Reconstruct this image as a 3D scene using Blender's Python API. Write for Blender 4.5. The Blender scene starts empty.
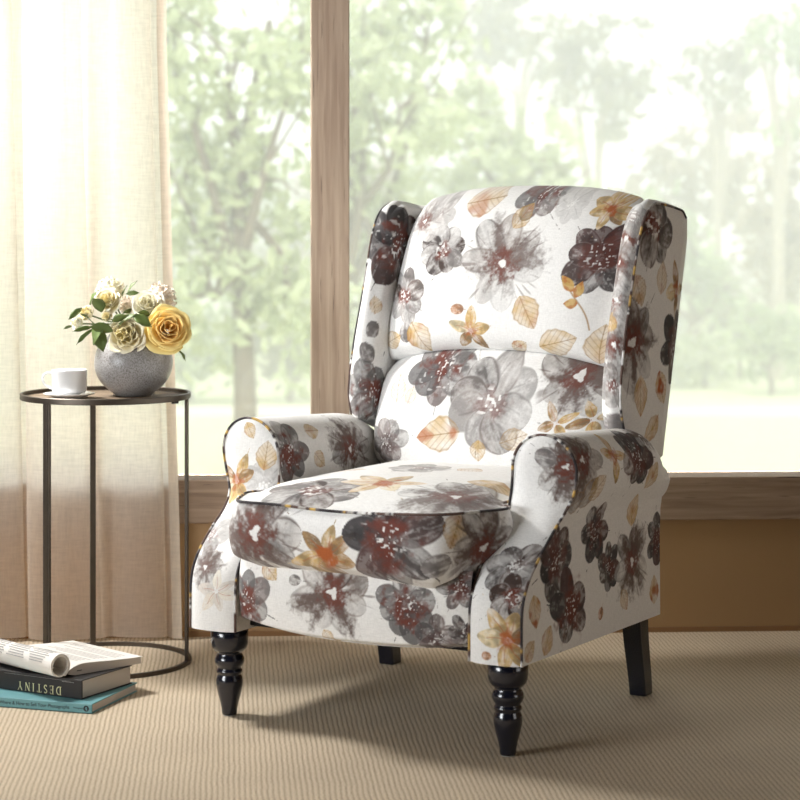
import bpy, bmesh, math, random
import numpy as np
from mathutils import Vector, Matrix, Euler
PI = math.pi
C = bpy.context.scene.collection
SP = 0.0015            # fabric mesh spacing in metres
MOTIFS = {}            # filled in below: printed flowers of the upholstery fabric
MOTIFS = {
 'head': [
  ('pale', -0.141, 0.513, 0.06, 0.35, {'dens': 1, 'red': 0.9, 'n': 8}),
  ('gauze', 0.012, 0.485, 0.098, -0.35, {'n': 8, 'dens': 0.85}),
  ('dark', 0.234, 0.496, 0.078, 0.17, {'n': 9, 'seed': 5}),
  ('gold', 0.233, 0.598, 0.055, 0.7, {'red': 1, 'n': 7}),
  ('gold', -0.047, 0.33, 0.055, 2.97, {'n': 5, 'seed': 14}),
  ('petal', -0.086, 0.38, 0.034, 0.0, {'red': 0.9}),
  ('leaf', 0.086, 0.376, 0.085, -1.05, {}),
  ('leaf', 0.16, 0.308, 0.092, 0.26, {'seed': 3}),
  ('bud', 0.197, 0.403, 0.075, 2.01, {}),
  ('leaf', 0.252, 0.3, 0.095, 1.4, {'seed': 8, 'red': 0.1}),
  ('pale', -0.228, 0.401, 0.062, 1.4, {'dens': 0.9, 'red': 0.9, 'seed': 2}),
  ('petal', -0.215, 0.314, 0.05, 1.57, {}),
  ('leaf', -0.177, 0.309, 0.085, -1.05, {}),
  ('pale', -0.186, 0.588, 0.055, 0.0, {'dens': 0.55, 'seed': 9}),
  ('gauze', -0.214, 0.572, 0.05, 0.0, {'dens': 0.5}),
  ('leaf', -0.071, 0.62, 0.09, 0.17, {'dens': 0.6, 'red': 0.5}),
  ('dark', 0.061, 0.634, 0.06, 0.0, {'dens': 0.8, 'red': 0.8}),
  ('leaf', 0.038, 0.588, 0.06, 1.05, {'dens': 0.7}),
  ('pale', 0.143, 0.611, 0.04, 0.0, {'dens': 0.22, 'red': 0}),
  ('leaf', 0.067, 0.295, 0.045, 0.52, {'red': 0.8}),
  ('leaf', -0.255, 0.297, 0.06, 0.52, {}),
 ],
 'lumbar': [
  ('dark', -0.106, 0.246, 0.08, 0.17, {'dens': 0.85, 'red': 0.9, 'n': 8, 'seed': 4}),
  ('pale', 0.031, 0.179, 0.108, 0.52, {'dens': 0.85, 'red': 0.6, 'n': 8, 'seed': 12}),
  ('gauze', 0.216, 0.235, 0.085, 0.0, {'dens': 0.95}),
  ('leaf', -0.078, 0.107, 0.105, -2.97, {'red': 0.7, 'seed': 5}),
  ('leaf', 0.022, 0.076, 0.05, -1.57, {}),
  ('gold', 0.19, 0.141, 0.045, 0.52, {'red': 0.1, 'n': 4}),
  ('gold', 0.261, 0.145, 0.05, 1.75, {'red': 0.1, 'n': 4}),
  ('dark', -0.215, 0.08, 0.06, 1.05, {'dens': 0.75, 'red': 0.2}),
  ('leaf', -0.209, 0.195, 0.06, 1.75, {'dens': 0.35}),
  ('leaf', -0.169, 0.184, 0.04, 1.4, {'dens': 0.3}),
  ('leaf', 0.103, 0.107, 0.065, 0.35, {'dens': 0.35, 'red': 0}),
 ],
 'seat_top': [
  ('pale', -0.113, -0.312, 0.1, 0.0, {'dens': 1.0, 'red': 0.8, 'n': 8}),
  ('gold', -0.003, -0.214, 0.095, 0.35, {'dens': 0.75, 'red': 0.9}),
  ('gauze', 0.189, -0.27, 0.12, 0.0, {'dens': 0.9, 'n': 9}),
  ('leaf', 0.184, -0.119, 0.1, 0.35, {'red': 0.5}),
  ('pale', -0.051, -0.001, 0.07, 0.0, {'dens': 0.7}),
  ('leaf', -0.181, -0.066, 0.08, 0.0, {'dens': 0.4}),
  ('leaf', 0.058, 0.02, 0.07, -0.35, {'dens': 0.4}),
 ],
 'armfront_left': [
  ('pale', -0.298, 0.514, 0.06, 0.0, {'dens': 0.5, 'red': 0}),
  ('leaf', -0.337, 0.628, 0.038, -1.05, {}),
  ('leaf', -0.3, 0.578, 0.062, 1.4, {}),
  ('gold', -0.369, 0.522, 0.055, 1.4, {'red': 0.7, 'n': 6}),
  ('pale', -0.365, 0.379, 0.055, 0.0, {'dens': 0.6, 'red': 0.5}),
  ('gauze', -0.341, 0.305, 0.045, 1.05, {'dens': 0.8, 'red': 0.3, 'seed': 51}),
  ('gold', -0.307, 0.26, 0.045, 1.75, {'dens': 0.28, 'red': 0}),
 ],
 'seat_band': [
  ('gauze', -0.174, 0.392, 0.108, 0.17, {'n': 8, 'seed': 31}),
  ('gold', -0.013, 0.362, 0.075, 1.4, {'n': 7, 'red': 1}),
  ('dark', 0.13, 0.403, 0.098, 0.35, {'n': 7, 'seed': 6, 'red': 0.8}),
  ('leaf', 0.252, 0.422, 0.07, -1.92, {'red': 0.3}),
  ('gauze', 0.321, 0.384, 0.078, 0.35, {'red': 1, 'seed': 77}),
  ('petal', 0.224, 0.361, 0.06, 3.49, {'red': 0}),
 ],
 'apron': [
  ('gauze', -0.024, 0.284, 0.088, 0.52, {'n': 8, 'seed': 41, 'dens': 1}),
  ('dark', 0.137, 0.274, 0.066, 0.35, {'n': 8, 'dens': 0.85, 'red': 0.9, 'seed': 44}),
  ('dark', 0.198, 0.219, 0.052, 1.57, {'n': 5, 'dens': 0.85, 'red': 0.2, 'seed': 45}),
  ('dark', 0.242, 0.314, 0.042, 0.0, {'n': 6, 'dens': 0.9, 'seed': 46}),
  ('dark', 0.25, 0.231, 0.034, 0.7, {'n': 5, 'seed': 47, 'red': 0.2}),
  ('dark', -0.242, 0.247, 0.068, -0.35, {'n': 7, 'dens': 0.8, 'red': 0.8, 'seed': 48}),
  ('leaf', -0.177, 0.312, 0.05, -0.7, {'red': 1.0}),
  ('leaf', -0.04, 0.196, 0.035, -1.05, {}),
  ('petal', -0.117, 0.3, 0.03, 0.0, {}),
 ],
 'arm_left': [
  ('dark', -0.157, 0.551, 0.07, 0.0, {'dens': 0.85, 'red': 1, 'seed': 53}),
  ('leaf', -0.052, 0.511, 0.05, 0.0, {}),
  ('gauze', 0.079, 0.555, 0.075, 0.0, {'dens': 1}),
  ('leaf', -0.041, 0.574, 0.05, 0.7, {'dens': 0.8}),
 ],
 'armfront_right': [
  ('gauze', 0.387, 0.594, 0.062, 0.0, {'dens': 1, 'red': 1, 'seed': 61}),
  ('petal', 0.348, 0.61, 0.05, 2.97, {}),
  ('pale', 0.337, 0.373, 0.062, 0.35, {'dens': 1.1, 'red': 0.2, 'seed': 62}),
  ('pale', 0.351, 0.305, 0.052, 1.05, {'dens': 1.2, 'red': 0.9, 'seed': 63}),
  ('gold', 0.348, 0.228, 0.065, 1.22, {'red': 0.9, 'n': 6}),
  ('petal', 0.303, 0.196, 0.022, 0.0, {'red': 1}),
 ],
 'arm_right': [
  ('gauze', -0.159, 0.363, 0.075, 0.0, {'dens': 1, 'red': 1, 'seed': 61}),
  ('gold', -0.029, 0.367, 0.055, -1.57, {'red': 0.9, 'n': 4}),
  ('dark', 0.079, 0.359, 0.07, -1.05, {'seed': 65}),
  ('leaf', 0.158, 0.315, 0.075, 1.05, {'red': 0.8}),
  ('leaf', -0.123, 0.299, 0.075, 0.87, {'col': 'BROWN', 'red': 0}),
  ('leaf', -0.166, 0.283, 0.06, 0.35, {'col': 'GREY', 'red': 0}),
  ('leaf', -0.092, 0.307, 0.07, 0.7, {'dens': 0.5}),
  ('dark', -0.049, 0.211, 0.06, -1.05, {'seed': 67, 'n': 6}),
  ('dark', 0.02, 0.132, 0.048, 0.0, {'seed': 68, 'dens': 1}),
  ('gauze', 0.127, 0.128, 0.075, 1.57, {'seed': 69}),
  ('dark', -0.215, 0.176, 0.076, 0.0, {'seed': 70}),
  ('dark', -0.151, 0.076, 0.08, 0.52, {'seed': 71, 'n': 5, 'red': 0.9}),
  ('leaf', -0.298, 0.092, 0.065, -1.4, {'red': 0.9}),
  ('leaf', -0.248, 0.032, 0.06, 1.05, {}),
  ('leaf', -0.32, 0.024, 0.05, 0.7, {}),
  ('petal', -0.02, 0.044, 0.028, 1.05, {'red': 1}),
  ('leaf', 0.09, 0.056, 0.05, -1.05, {'dens': 0.5}),
  ('dark', 0.252, 0.16, 0.055, 0.0, {}),
  ('leaf', 0.234, 0.056, 0.06, 1.57, {'red': 0.8}),
  ('leaf', 0.123, 0.235, 0.07, 1.57, {}),
  ('gauze', 0.153, 0.407, 0.04, 0.0, {'red': 0}),
 ],
 'wing_out_right': [
  ('pale', 0.281, 0.986, 0.088, -1.05, {'dens': 1.25, 'red': 0.9, 'seed': 81, 'n': 7}),
  ('leaf', 0.21, 0.854, 0.07, -1.4, {}),
  ('leaf', 0.316, 0.877, 0.07, 1.4, {'dens': 0.5}),
  ('gold', 0.393, 0.846, 0.065, 1.57, {'red': 0.9, 'n': 4}),
  ('gauze', 0.179, 0.746, 0.1, 0.0, {'dens': 1, 'red': 1, 'seed': 83}),
  ('leaf', 0.209, 0.635, 0.085, -1.57, {}),
  ('dark', 0.398, 0.725, 0.082, 1.57, {'seed': 84}),
  ('leaf', 0.312, 0.646, 0.075, -1.22, {'red': 1}),
  ('leaf', 0.272, 0.565, 0.07, 0.79, {}),
 ],
 'wing_in_left': [
  ('dark', 0.286, 0.94, 0.098, 1.4, {'seed': 91, 'red': 0.9}),
  ('leaf', 0.21, 0.811, 0.04, 1.4, {'dens': 0.7}),
  ('petal', 0.193, 0.754, 0.04, 1.05, {}),
  ('petal', 0.175, 0.703, 0.05, 1.75, {}),
  ('dark', 0.18, 0.617, 0.072, 1.05, {'seed': 92, 'dens': 0.8, 'red': 1}),
 ],
 'wing_band_right': [
  ('pale', 0.18, 0.832, 0.05, 0.0, {'dens': 0.8, 'red': 0.9, 'seed': 102}),
  ('gauze', 0.167, 0.743, 0.06, 0.0, {'dens': 0.7, 'red': 1, 'seed': 103}),
  ('pale', 0.159, 0.661, 0.05, 0.0, {'dens': 0.8, 'red': 0.9, 'seed': 104}),
  ('leaf', 0.162, 0.792, 0.05, 1.57, {}),
  ('leaf', 0.241, 0.972, 0.05, 1.57, {'dens': 0.6}),
  ('petal', 0.158, 0.581, 0.07, 0.0, {}),
  ('gauze', 0.234, 0.957, 0.06, 0.0, {'dens': 0.6, 'red': 0.8, 'seed': 111}),
  ('pale', 0.193, 0.884, 0.05, 0.0, {'dens': 0.8, 'red': 0.9, 'seed': 112}),
  ('pale', 0.265, 1.007, 0.05, 0.0, {'dens': 0.6, 'red': 0.3, 'seed': 113}),
  ('gauze', 0.202, 0.91, 0.055, 0.0, {'dens': 0.7, 'red': 0.8, 'seed': 101}),
 ],
}
HAZE = .03; SKY = 1.6; SUN = 4.0; BACK = 40; EXPO = 0.0; FSTOP = 7
KEY = dict(loc=(-2.5, 3.9, 1.9), to=(.1, 4.3, .4), sx=1.4, sy=1.4, p=90)
FILL = dict(loc=(-.5, 1.2, 2.5), to=(.1, 4.4, .5), sx=2.0, sy=1.4, p=30)
HAZE = .034; SKY = 2.1; SUN = 3.5; BACK = 170; FSTOP = 5.6
KEY = dict(loc=(-2.45, 2.5, .85), to=(.1, 4.4, 1.0), sx=1.2, sy=.9, p=12.5)
KEY2 = dict(loc=(-1.3, 4.84, 1.55), to=(.2, 4.1, .1), sx=.3, sy=.3, p=33)
FILL = dict(loc=(2.6, 2.6, .8), to=(.1, 4.4, 1.0), sx=1.2, sy=.9, p=2)
EXPO = .06


# ------------------------------------------------------------------ helpers
def srgb(r, g, b):
    f = lambda v: (v/255/12.92) if v/255 <= .04045 else ((v/255+.055)/1.055)**2.4
    return (f(r), f(g), f(b))

def mesh_obj(name, verts, faces, mat=None, parent=None, smooth=True, loc=None):
    me = bpy.data.meshes.new(name)
    if isinstance(verts, np.ndarray):
        verts = verts.reshape(-1, 3)
        faces = np.asarray(faces, dtype=np.int32)
        n, k = faces.shape
        me.vertices.add(len(verts)); me.vertices.foreach_set('co', verts.astype(np.float32).ravel())
        me.loops.add(n*k); me.loops.foreach_set('vertex_index', faces.ravel())
        me.polygons.add(n); me.polygons.foreach_set('loop_start', np.arange(0, n*k, k, dtype=np.int32))
        me.polygons.foreach_set('loop_total', np.full(n, k, dtype=np.int32))
        me.update(calc_edges=True); me.validate()
    else:
        me.from_pydata([tuple(v) for v in verts], [], [tuple(f) for f in faces]); me.update()
    if smooth: me.polygons.foreach_set('use_smooth', [True]*len(me.polygons))
    if mat: me.materials.append(mat)
    o = bpy.data.objects.new(name, me); C.objects.link(o)
    if parent: o.parent = parent
    if loc: o.location = loc
    return o

def bm_obj(name, bm, mat=None, parent=None, smooth=False, loc=None):
    me = bpy.data.meshes.new(name); bm.to_mesh(me); bm.free()
    if smooth: me.polygons.foreach_set('use_smooth', [True]*len(me.polygons))
    if mat: me.materials.append(mat)
    o = bpy.data.objects.new(name, me); C.objects.link(o)
    if parent: o.parent = parent
    if loc: o.location = loc
    return o

def add_box(bm, x0, x1, y0, y1, z0, z1, bev=0, seg=2):
    r = bmesh.ops.create_cube(bm, size=1)
    vs = r['verts']
    bmesh.ops.scale(bm, vec=(x1-x0, y1-y0, z1-z0), verts=vs)
    bmesh.ops.translate(bm, vec=((x0+x1)/2, (y0+y1)/2, (z0+z1)/2), verts=vs)
    if bev:
        es = list({e for v in vs for e in v.link_edges})
        bmesh.ops.bevel(bm, geom=es, offset=bev, segments=seg, affect='EDGES', profile=.5)

def box(name, x0, x1, y0, y1, z0, z1, mat, parent=None, bev=0):
    bm = bmesh.new(); add_box(bm, x0, x1, y0, y1, z0, z1, bev)
    return bm_obj(name, bm, mat, parent)

def lathe(name, prof, mat, parent=None, n=64, loc=None):
    V = []; F = []
    m = len(prof)
    for r, z in prof:
        for k in range(n):
            a = 2*PI*k/n; V.append((r*math.cos(a), r*math.sin(a), z))
    for i in range(m-1):
        for k in range(n):
            k2 = (k+1) % n
            F.append((i*n+k, i*n+k2, (i+1)*n+k2, (i+1)*n+k))
    V.append((0, 0, prof[0][1])); V.append((0, 0, prof[-1][1]))
    a, b = len(V)-2, len(V)-1
    for k in range(n):
        k2 = (k+1) % n
        F.append((a, k2, k)); F.append((b, (m-1)*n+k, (m-1)*n+k2))
    return mesh_obj(name, V, F, mat, parent, True, loc)

def smooth_path(pts, step=.004, closed=False):
    """Catmull-Rom resampling of a polyline"""
    P = [np.array(p, float) for p in pts]; n = len(P); out = []
    segs = n if closed else n-1
    for i in range(segs):
        if closed: a, b, c, d = P[(i-1) % n], P[i], P[(i+1) % n], P[(i+2) % n]
        else: a, b, c, d = P[max(i-1, 0)], P[i], P[i+1], P[min(i+2, n-1)]
        k = max(1, int(np.linalg.norm(c-b)/step))
        for j in range(k):
            t = j/k
            out.append(.5*((2*b)+(-a+c)*t+(2*a-5*b+4*c-d)*t*t+(-a+3*b-3*c+d)*t**3))
    if not closed: out.append(P[-1])
    return np.array(out)

def tube(path, r, n=8, closed=False):
    """numpy tube round a path; r scalar or list. returns verts, faces"""
    P = np.asarray(path, float); m = len(P)
    R = np.full(m, r) if np.isscalar(r) else np.asarray(r, float)
    T = np.gradient(P, axis=0) if not closed else np.roll(P, -1, 0)-np.roll(P, 1, 0)
    T /= np.linalg.norm(T, axis=1)[:, None]+1e-12
    N = np.zeros_like(P)
    ref = np.array([0, 0, 1.]) if abs(T[0, 2]) < .9 else np.array([1., 0, 0])
    v = ref-T[0]*ref.dot(T[0]); v /= np.linalg.norm(v)
    for i in range(m):
        v = v-T[i]*v.dot(T[i]); v /= np.linalg.norm(v)+1e-12; N[i] = v
    B = np.cross(T, N)
    a = np.linspace(0, 2*PI, n, endpoint=False)
    V = P[:, None]+R[:, None, None]*(N[:, None]*np.cos(a)[None, :, None]+B[:, None]*np.sin(a)[None, :, None])
    V = V.reshape(-1, 3)
    F = []
    for i in range(m if closed else m-1):
        i2 = (i+1) % m
        for k in range(n):
            k2 = (k+1) % n
            F.append((i*n+k, i*n+k2, i2*n+k2, i2*n+k))
    return V, F

class MB:
    def __init__(s): s.v = []; s.f = []; s.n = 0
    def add(s, V, F):
        s.v.append(np.asarray(V, float).reshape(-1, 3)); s.f += [tuple(i+s.n for i in f) for f in F]; s.n += len(s.v[-1])
    def tube(s, path, r, n=8, closed=False): s.add(*tube(path, r, n, closed)); return s
    def build(s, name, mat, parent=None, smooth=True):
        return mesh_obj(name, np.concatenate(s.v).tolist(), s.f, mat, parent, smooth)

def tag(o, label, cat, group=None, kind=None):
    o['label'] = label; o['category'] = cat
    if group: o['group'] = group
    if kind: o['kind'] = kind
    return o
def thing(name, label, cat, loc=(0, 0, 0), rz=0, group=None):
    o = bpy.data.objects.new(name, None); C.objects.link(o)
    o.location = loc; o.rotation_euler = (0, 0, rz); o.empty_display_size = .1
    return tag(o, label, cat, group)
def struct(o): o['kind'] = 'structure'; return o

# ------------------------------------------------------------------ noise
def _h(ix, iy, seed):
    n = (ix.astype(np.int64)*374761393+iy.astype(np.int64)*668265263+seed*974634777) & 0x7fffffff
    n = ((n ^ (n >> 13))*1274126177) & 0x7fffffff
    return ((n ^ (n >> 16)) & 0xffff)/65535.0
def vnoise(x, y, seed=0):
    x = np.asarray(x, float); y = np.asarray(y, float)
    ix = np.floor(x); iy = np.floor(y); fx = x-ix; fy = y-iy
    fx = fx*fx*(3-2*fx); fy = fy*fy*(3-2*fy)
    a = _h(ix, iy, seed); b = _h(ix+1, iy, seed); c = _h(ix, iy+1, seed); d = _h(ix+1, iy+1, seed)
    return (a*(1-fx)+b*fx)*(1-fy)+(c*(1-fx)+d*fx)*fy
def fbm(x, y, seed=0, o=4):
    s = 0; a = .5; t = 0
    for i in range(o):
        s = s+a*vnoise(x, y, seed+i*17); t += a; x = x*2.03; y = y*2.03; a *= .5
    return s/t
def sst(a, b, x):
    t = np.clip((x-a)/(b-a), 0, 1); return t*t*(3-2*t)

# ------------------------------------------------------------------ fabric printing (fixed pattern colours of the cloth)
CREAM = np.array(srgb(240, 239, 237))
CHAR = np.array(srgb(66, 62, 64)); GREY = np.array(srgb(122, 114, 112)); LGREY = np.array(srgb(178, 172, 168))
MAR = np.array(srgb(116, 64, 54)); BROWN = np.array(srgb(98, 80, 74)); TAUPE = np.array(srgb(134, 118, 110))
GOLD = np.array(srgb(206, 170, 100)); OCH = np.array(srgb(164, 124, 62)); PALEG = np.array(srgb(226, 206, 160))
RUST = np.array(srgb(176, 98, 56)); OLIVE = np.array(srgb(132, 112, 62))

def over(c, col, a):
    a = np.clip(a, 0, 1)[:, None]; c[:] = c*(1-a)+np.asarray(col)*a

def grain(x, y, seed=0):
    """dry-brush grain of the print, in metres"""
    return .55*vnoise(x/.0030, y/.0030, seed)+.45*vnoise(x/.0062+3, y/.0062, seed+1)

def petal(c, dx, dy, ang, L, w, col, seed, R, tip=0., op=.9, edge=.35, sharp=.1, fill=1., lo=.3, line=True, knock=.9):
    p = dx*math.cos(ang)+dy*math.sin(ang); q = -dx*math.sin(ang)+dy*math.cos(ang)
    t = p/L
    prof = np.sqrt(np.clip(1-((t-.58)/.47)**2, 0, 1))
    if tip: prof = prof*(1-tip*np.clip(t-.5, 0, 1)*1.6)
    prof = prof+.16*(fbm(p/R*4.5, q/R*4.5, seed, 3)-.5)
    d = np.abs(q)/(w*np.maximum(prof, 1e-3))
    a = (1-sst(1-sharp, 1+sharp, d))*(prof > .02)*(p > 0)
    streak = fbm(q/R*13+seed, p/R*2.0, seed+5, 3)
    wash = fbm(p/R*3.0+9, q/R*3.0, seed+9, 3)
    g = grain(dx, dy, seed)
    body = fill*(.92+.9*(streak-.5)+1.5*(wash-.5)+.5*(g-.5))
    rim = edge*sst(.76, .97, d)*(.5+wash)
    tone = np.clip(body, lo*fill, 1)+rim
    dk = np.clip(1.05-.55*sst(.42, .72, wash), 0, 1.05)[:, None]
    over(c, CREAM, a*knock)
    over(c, np.asarray(col)*dk, a*np.clip(tone, 0, 1)*op)
    if line: over(c, np.asarray(col)*.6, a*(1-sst(.0, .035*R, np.abs(q-.05*R*np.sin(p/R*4))))*(t > .25)*(t < .8)*.28)
    return a

def m_dark(c, dx, dy, r, seed, rot, n=7, dens=1., red=.5):
    rnd = random.Random(seed)
    rho = np.hypot(dx, dy)/r
    n = max(n, 6) if n >= 6 else n
    order = list(range(n)); rnd.shuffle(order)
    pale_dir = rnd.uniform(0, 2*PI)
    for k in order:
        a = rot+2*PI*k/n+rnd.uniform(-.16, .16); L = r*rnd.uniform(.80, 1.1); w = r*rnd.uniform(.31, .41)
        pal = .5+.5*math.cos(a-pale_dir)
        col = CHAR*(1-pal*.55)+GREY*pal*.55
        if rnd.random() < .3: col = MAR*.3+col*.7
        petal(c, dx, dy, a, L, w, col, seed*7+k, r, op=dens*.97, fill=1.1-.2*pal, lo=.88-.35*pal, edge=.35, sharp=.07, knock=.35)
    n1 = fbm(dx/r*4, dy/r*4, seed+3, 3); g = grain(dx, dy, seed+6)
    over(c, CHAR*.9, (1-sst(.18, .46, rho+.5*(n1-.5)))*.85*dens)
    over(c, MAR*.95, (1-sst(.08, .72, rho+1.3*(n1-.5)+.35*(g-.5)))*min(.92, red*1.2))
    sp = vnoise(dx/r*19, dy/r*19, seed+11)
    over(c, CREAM, sst(.76, .84, sp)*(1-sst(.22, .42, rho))*.9)
    sp2 = vnoise(dx/r*12, dy/r*12, seed+12)
    over(c, CREAM, sst(.84, .92, sp2)*(1-sst(.5, .9, rho))*.55)

def m_gauze(c, dx, dy, r, seed, rot, n=8, dens=1., red=.7):
    rnd = random.Random(seed)
    th = np.arctan2(dy, dx); rho = np.hypot(dx, dy)/r
    fade = rnd.uniform(.6, 2.4)                 # side on which the petals dissolve
    g = grain(dx, dy, seed+6)
    for k in range(n-1):
        a = rot+2*PI*k/(n-1)+rnd.uniform(-.2, .2); vis = .5-.5*math.cos(a-fade-PI)
        vis = 1-vis
        L = r*rnd.uniform(.85, 1.12); w = r*rnd.uniform(.27, .37)
        col = TAUPE if rnd.random() < .6 else GREY
        petal(c, dx, dy, a, L, w, col*.9, seed*5+k, r, op=dens*(.30+.62*(1-vis)), edge=.95, sharp=.10, fill=rnd.choice([.5, .7, .9]), lo=.25, knock=.5)
    st = fbm(np.cos(th)*3+5, np.sin(th)*3+5, seed+2, 2)
    fine = fbm(dx/r*9, dy/r*9, seed+8, 3)
    bd = 1-sst(.26, .95, rho+1.1*(st-.5)+.6*(fine-.5)+.45*(g-.5))
    over(c, BROWN, bd*.92*dens)
    over(c, MAR, (1-sst(.12, .48, rho+.5*(fine-.5)+.3*(g-.5)))*min(1, red*1.2)*.9)
    hair = sst(.84, .92, vnoise(np.degrees(th)/4.5, rho*1.1, seed+4))*sst(.45, .6, rho)*(1-sst(.95, 1.2, rho))
    over(c, BROWN, hair*.6*dens)
    over(c, CREAM, (1-sst(.075, .11, rho*(1+.25*np.cos(th*3+rot))+.16*(fine-.5)))*.95)

def m_pale(c, dx, dy, r, seed, rot, n=7, dens=.6, red=.45):
    rnd = random.Random(seed)
    rho = np.hypot(dx, dy)/r
    for k in range(n):
        a = rot+2*PI*k/n+rnd.uniform(-.15, .15); L = r*rnd.uniform(.85, 1.05); w = r*rnd.uniform(.32, .43)
        col = (GREY*.85 if rnd.random() < .5 else BROWN)
        petal(c, dx, dy, a, L, w, col, seed*3+k, r, op=min(1, dens*rnd.uniform(.7, 1.1)), edge=.6, fill=rnd.choice([.7, .95, 1.1]), lo=.45, knock=.75)
    n1 = fbm(dx/r*6, dy/r*6, seed+3, 3)
    over(c, MAR, (1-sst(.1, .42, rho+.6*(n1-.5)))*red)
    sp = vnoise(dx/r*15, dy/r*15, seed+11)
    over(c, CREAM, sst(.62, .72, sp)*(1-sst(.2, .4, rho))*.9)

def m_gold(c, dx, dy, r, seed, rot, n=6, dens=.9, red=.6):
    rnd = random.Random(seed)
    rho = np.hypot(dx, dy)/r
    for k in range(n):
        a = rot+2*PI*k/n+rnd.uniform(-.25, .25); L = r*rnd.uniform(.75, 1.1); w = r*rnd.uniform(.18, .30)
        t = rnd.random(); col = GOLD if t < .55 else (OCH if t < .8 else PALEG)
        petal(c, dx, dy, a, L, w, col, seed*3+k, r, tip=.45, op=dens, edge=.4)
        p = dx*math.cos(a)+dy*math.sin(a); q = -dx*math.sin(a)+dy*math.cos(a)
        ln = (1-sst(.0, .028*r, np.abs(q+.04*r*np.sin(p/r*5))))*(p > .1*r)*(p < .7*L)
        over(c, RUST, ln*.6)
    n1 = fbm(dx/r*6, dy/r*6, seed+3, 3)
    over(c, RUST, (1-sst(.08, .36, rho+.6*(n1-.5)))*red)

def m_leaf(c, dx, dy, r, seed, rot, n=0, dens=.85, red=.3, col=None):
    """rounded leaf from its base, pointing along rot, r = length"""
    p = dx*math.cos(rot)+dy*math.sin(rot); q = -dx*math.sin(rot)+dy*math.cos(rot)
    t = p/r+.5
    w = .40*r*np.clip(np.sin(PI*np.clip(t, 0, 1))**.8*(1.15-.45*t), 0, 1)
    w = w*(1+.035*np.sin(t*31+seed)+.10*(fbm(t*5+seed, q/r*2, seed, 2)-.5))
    d = np.abs(q)/np.maximum(w, 1e-4); ok = (t > 0)*(t < 1)
    a = (1-sst(.9, 1.06, d))*ok
    wash = fbm(p/r*4, q/r*4, seed, 3)
    base = GOLD if col is None else {'BROWN': BROWN, 'GREY': GREY}[col]
    over(c, base, a*np.clip(.5+1.1*(wash-.4), .15, 1)*dens)
    over(c, OCH, a*sst(.8, .98, d)*.6)
    vein = (1-sst(0, .022*r, np.abs(q)))+(1-sst(.06, .16, np.abs(((t-np.abs(q)/r*1.1)*6) % 1-.5)))*.45
    over(c, OCH*.8, a*np.clip(vein, 0, 1)*.7)
    over(c, RUST, a*sst(.55, .8, fbm(p/r*3+4, q/r*3, seed+2, 2))*red)

def m_bud(c, dx, dy, r, seed, rot, n=0, dens=.9, red=.6):
    """stem with two buds and a small leaf, pointing along rot"""
    p = dx*math.cos(rot)+dy*math.sin(rot); q = -dx*math.sin(rot)+dy*math.cos(rot)
    cur = .08*r*np.sin(p/r*3)
    over(c, OCH, (1-sst(.012*r, .035*r, np.abs(q-cur)))*(p > -r)*(p < .35*r)*.8)
    for (ex, ey, aa, L) in ((.3, .0, .25, .62), (.1, .0, -.75, .5), (-.1, 0, 1.1, .42)):
        px = p-ex*r; qx = q-ey*r
        P2 = px*math.cos(aa)+qx*math.sin(aa); Q2 = -px*math.sin(aa)+qx*math.cos(aa)
        t = P2/(L*r)
        w = .17*r*np.sin(PI*np.clip(t, 0, 1))**.8*(1.2-.6*t)
        a = (1-sst(.85, 1.1, np.abs(Q2)/np.maximum(w, 1e-4)))*(t > 0)*(t < 1)
        over(c, GOLD, a*dens)
        over(c, RUST, a*sst(.35, .7, fbm(P2/r*5, Q2/r*9, seed, 3))*red*1.2)

def m_petal(c, dx, dy, r, seed, rot, n=0, dens=.9, red=.2):
    petal(c, dx+.5*r*math.cos(rot), dy+.5*r*math.sin(rot), rot, r, r*.36, RUST*.7+GOLD*.3 if red > .5 else GREY, seed, r, op=dens)

PAINT = dict(dark=m_dark, gauze=m_gauze, pale=m_pale, gold=m_gold, leaf=m_leaf, bud=m_bud, petal=m_petal)

def paint_patch(key, UV):
    n = len(UV); c = np.tile(CREAM, (n, 1))
    for mo in MOTIFS.get(key, []):
        kind, u, v, r, rot = mo[:5]; kw = mo[5] if len(mo) > 5 else {}
        kw = dict(kw); sx = kw.pop('sx', 1.); sy = kw.pop('sy', 1.); seed = kw.pop('seed', int(abs(u*7919+v*4271)*10) % 997)
        dx = (UV[:, 0]-u)/sx; dy = (UV[:, 1]-v)/sy
        m = (np.abs(dx) < 1.25*r) & (np.abs(dy) < 1.25*r)
        if not m.any(): continue
        sub = c[m]; PAINT[kind](sub, dx[m], dy[m], r, seed, rot, **kw); c[m] = sub
    return c

# ------------------------------------------------------------------ upholstery panels
PATCHES = []      # (object name, key, verts, uv) for development lookups
def panel(P, key, uv):
    """P (nu,nv,3); uv: 'xz','yz','xy' planar or array -> dict"""
    nu, nv = P.shape[:2]
    if isinstance(uv, str):
        ix = {'x': 0, 'y': 1, 'z': 2}
        UV = np.stack([P[..., ix[uv[0]]], P[..., ix[uv[1]]]], -1)
    else: UV = uv
    return dict(P=P.reshape(-1, 3), n=(nu, nv), key=key, UV=UV.reshape(-1, 2))

def gfaces(nu, nv, off=0, flip=False):
    i = np.arange(nu*nv).reshape(nu, nv)+off
    a, b, c, d = i[:-1, :-1], i[1:, :-1], i[1:, 1:], i[:-1, 1:]
    f = np.stack([a, b, c, d] if not flip else [a, d, c, b], -1).reshape(-1, 4)
    return f

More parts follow.
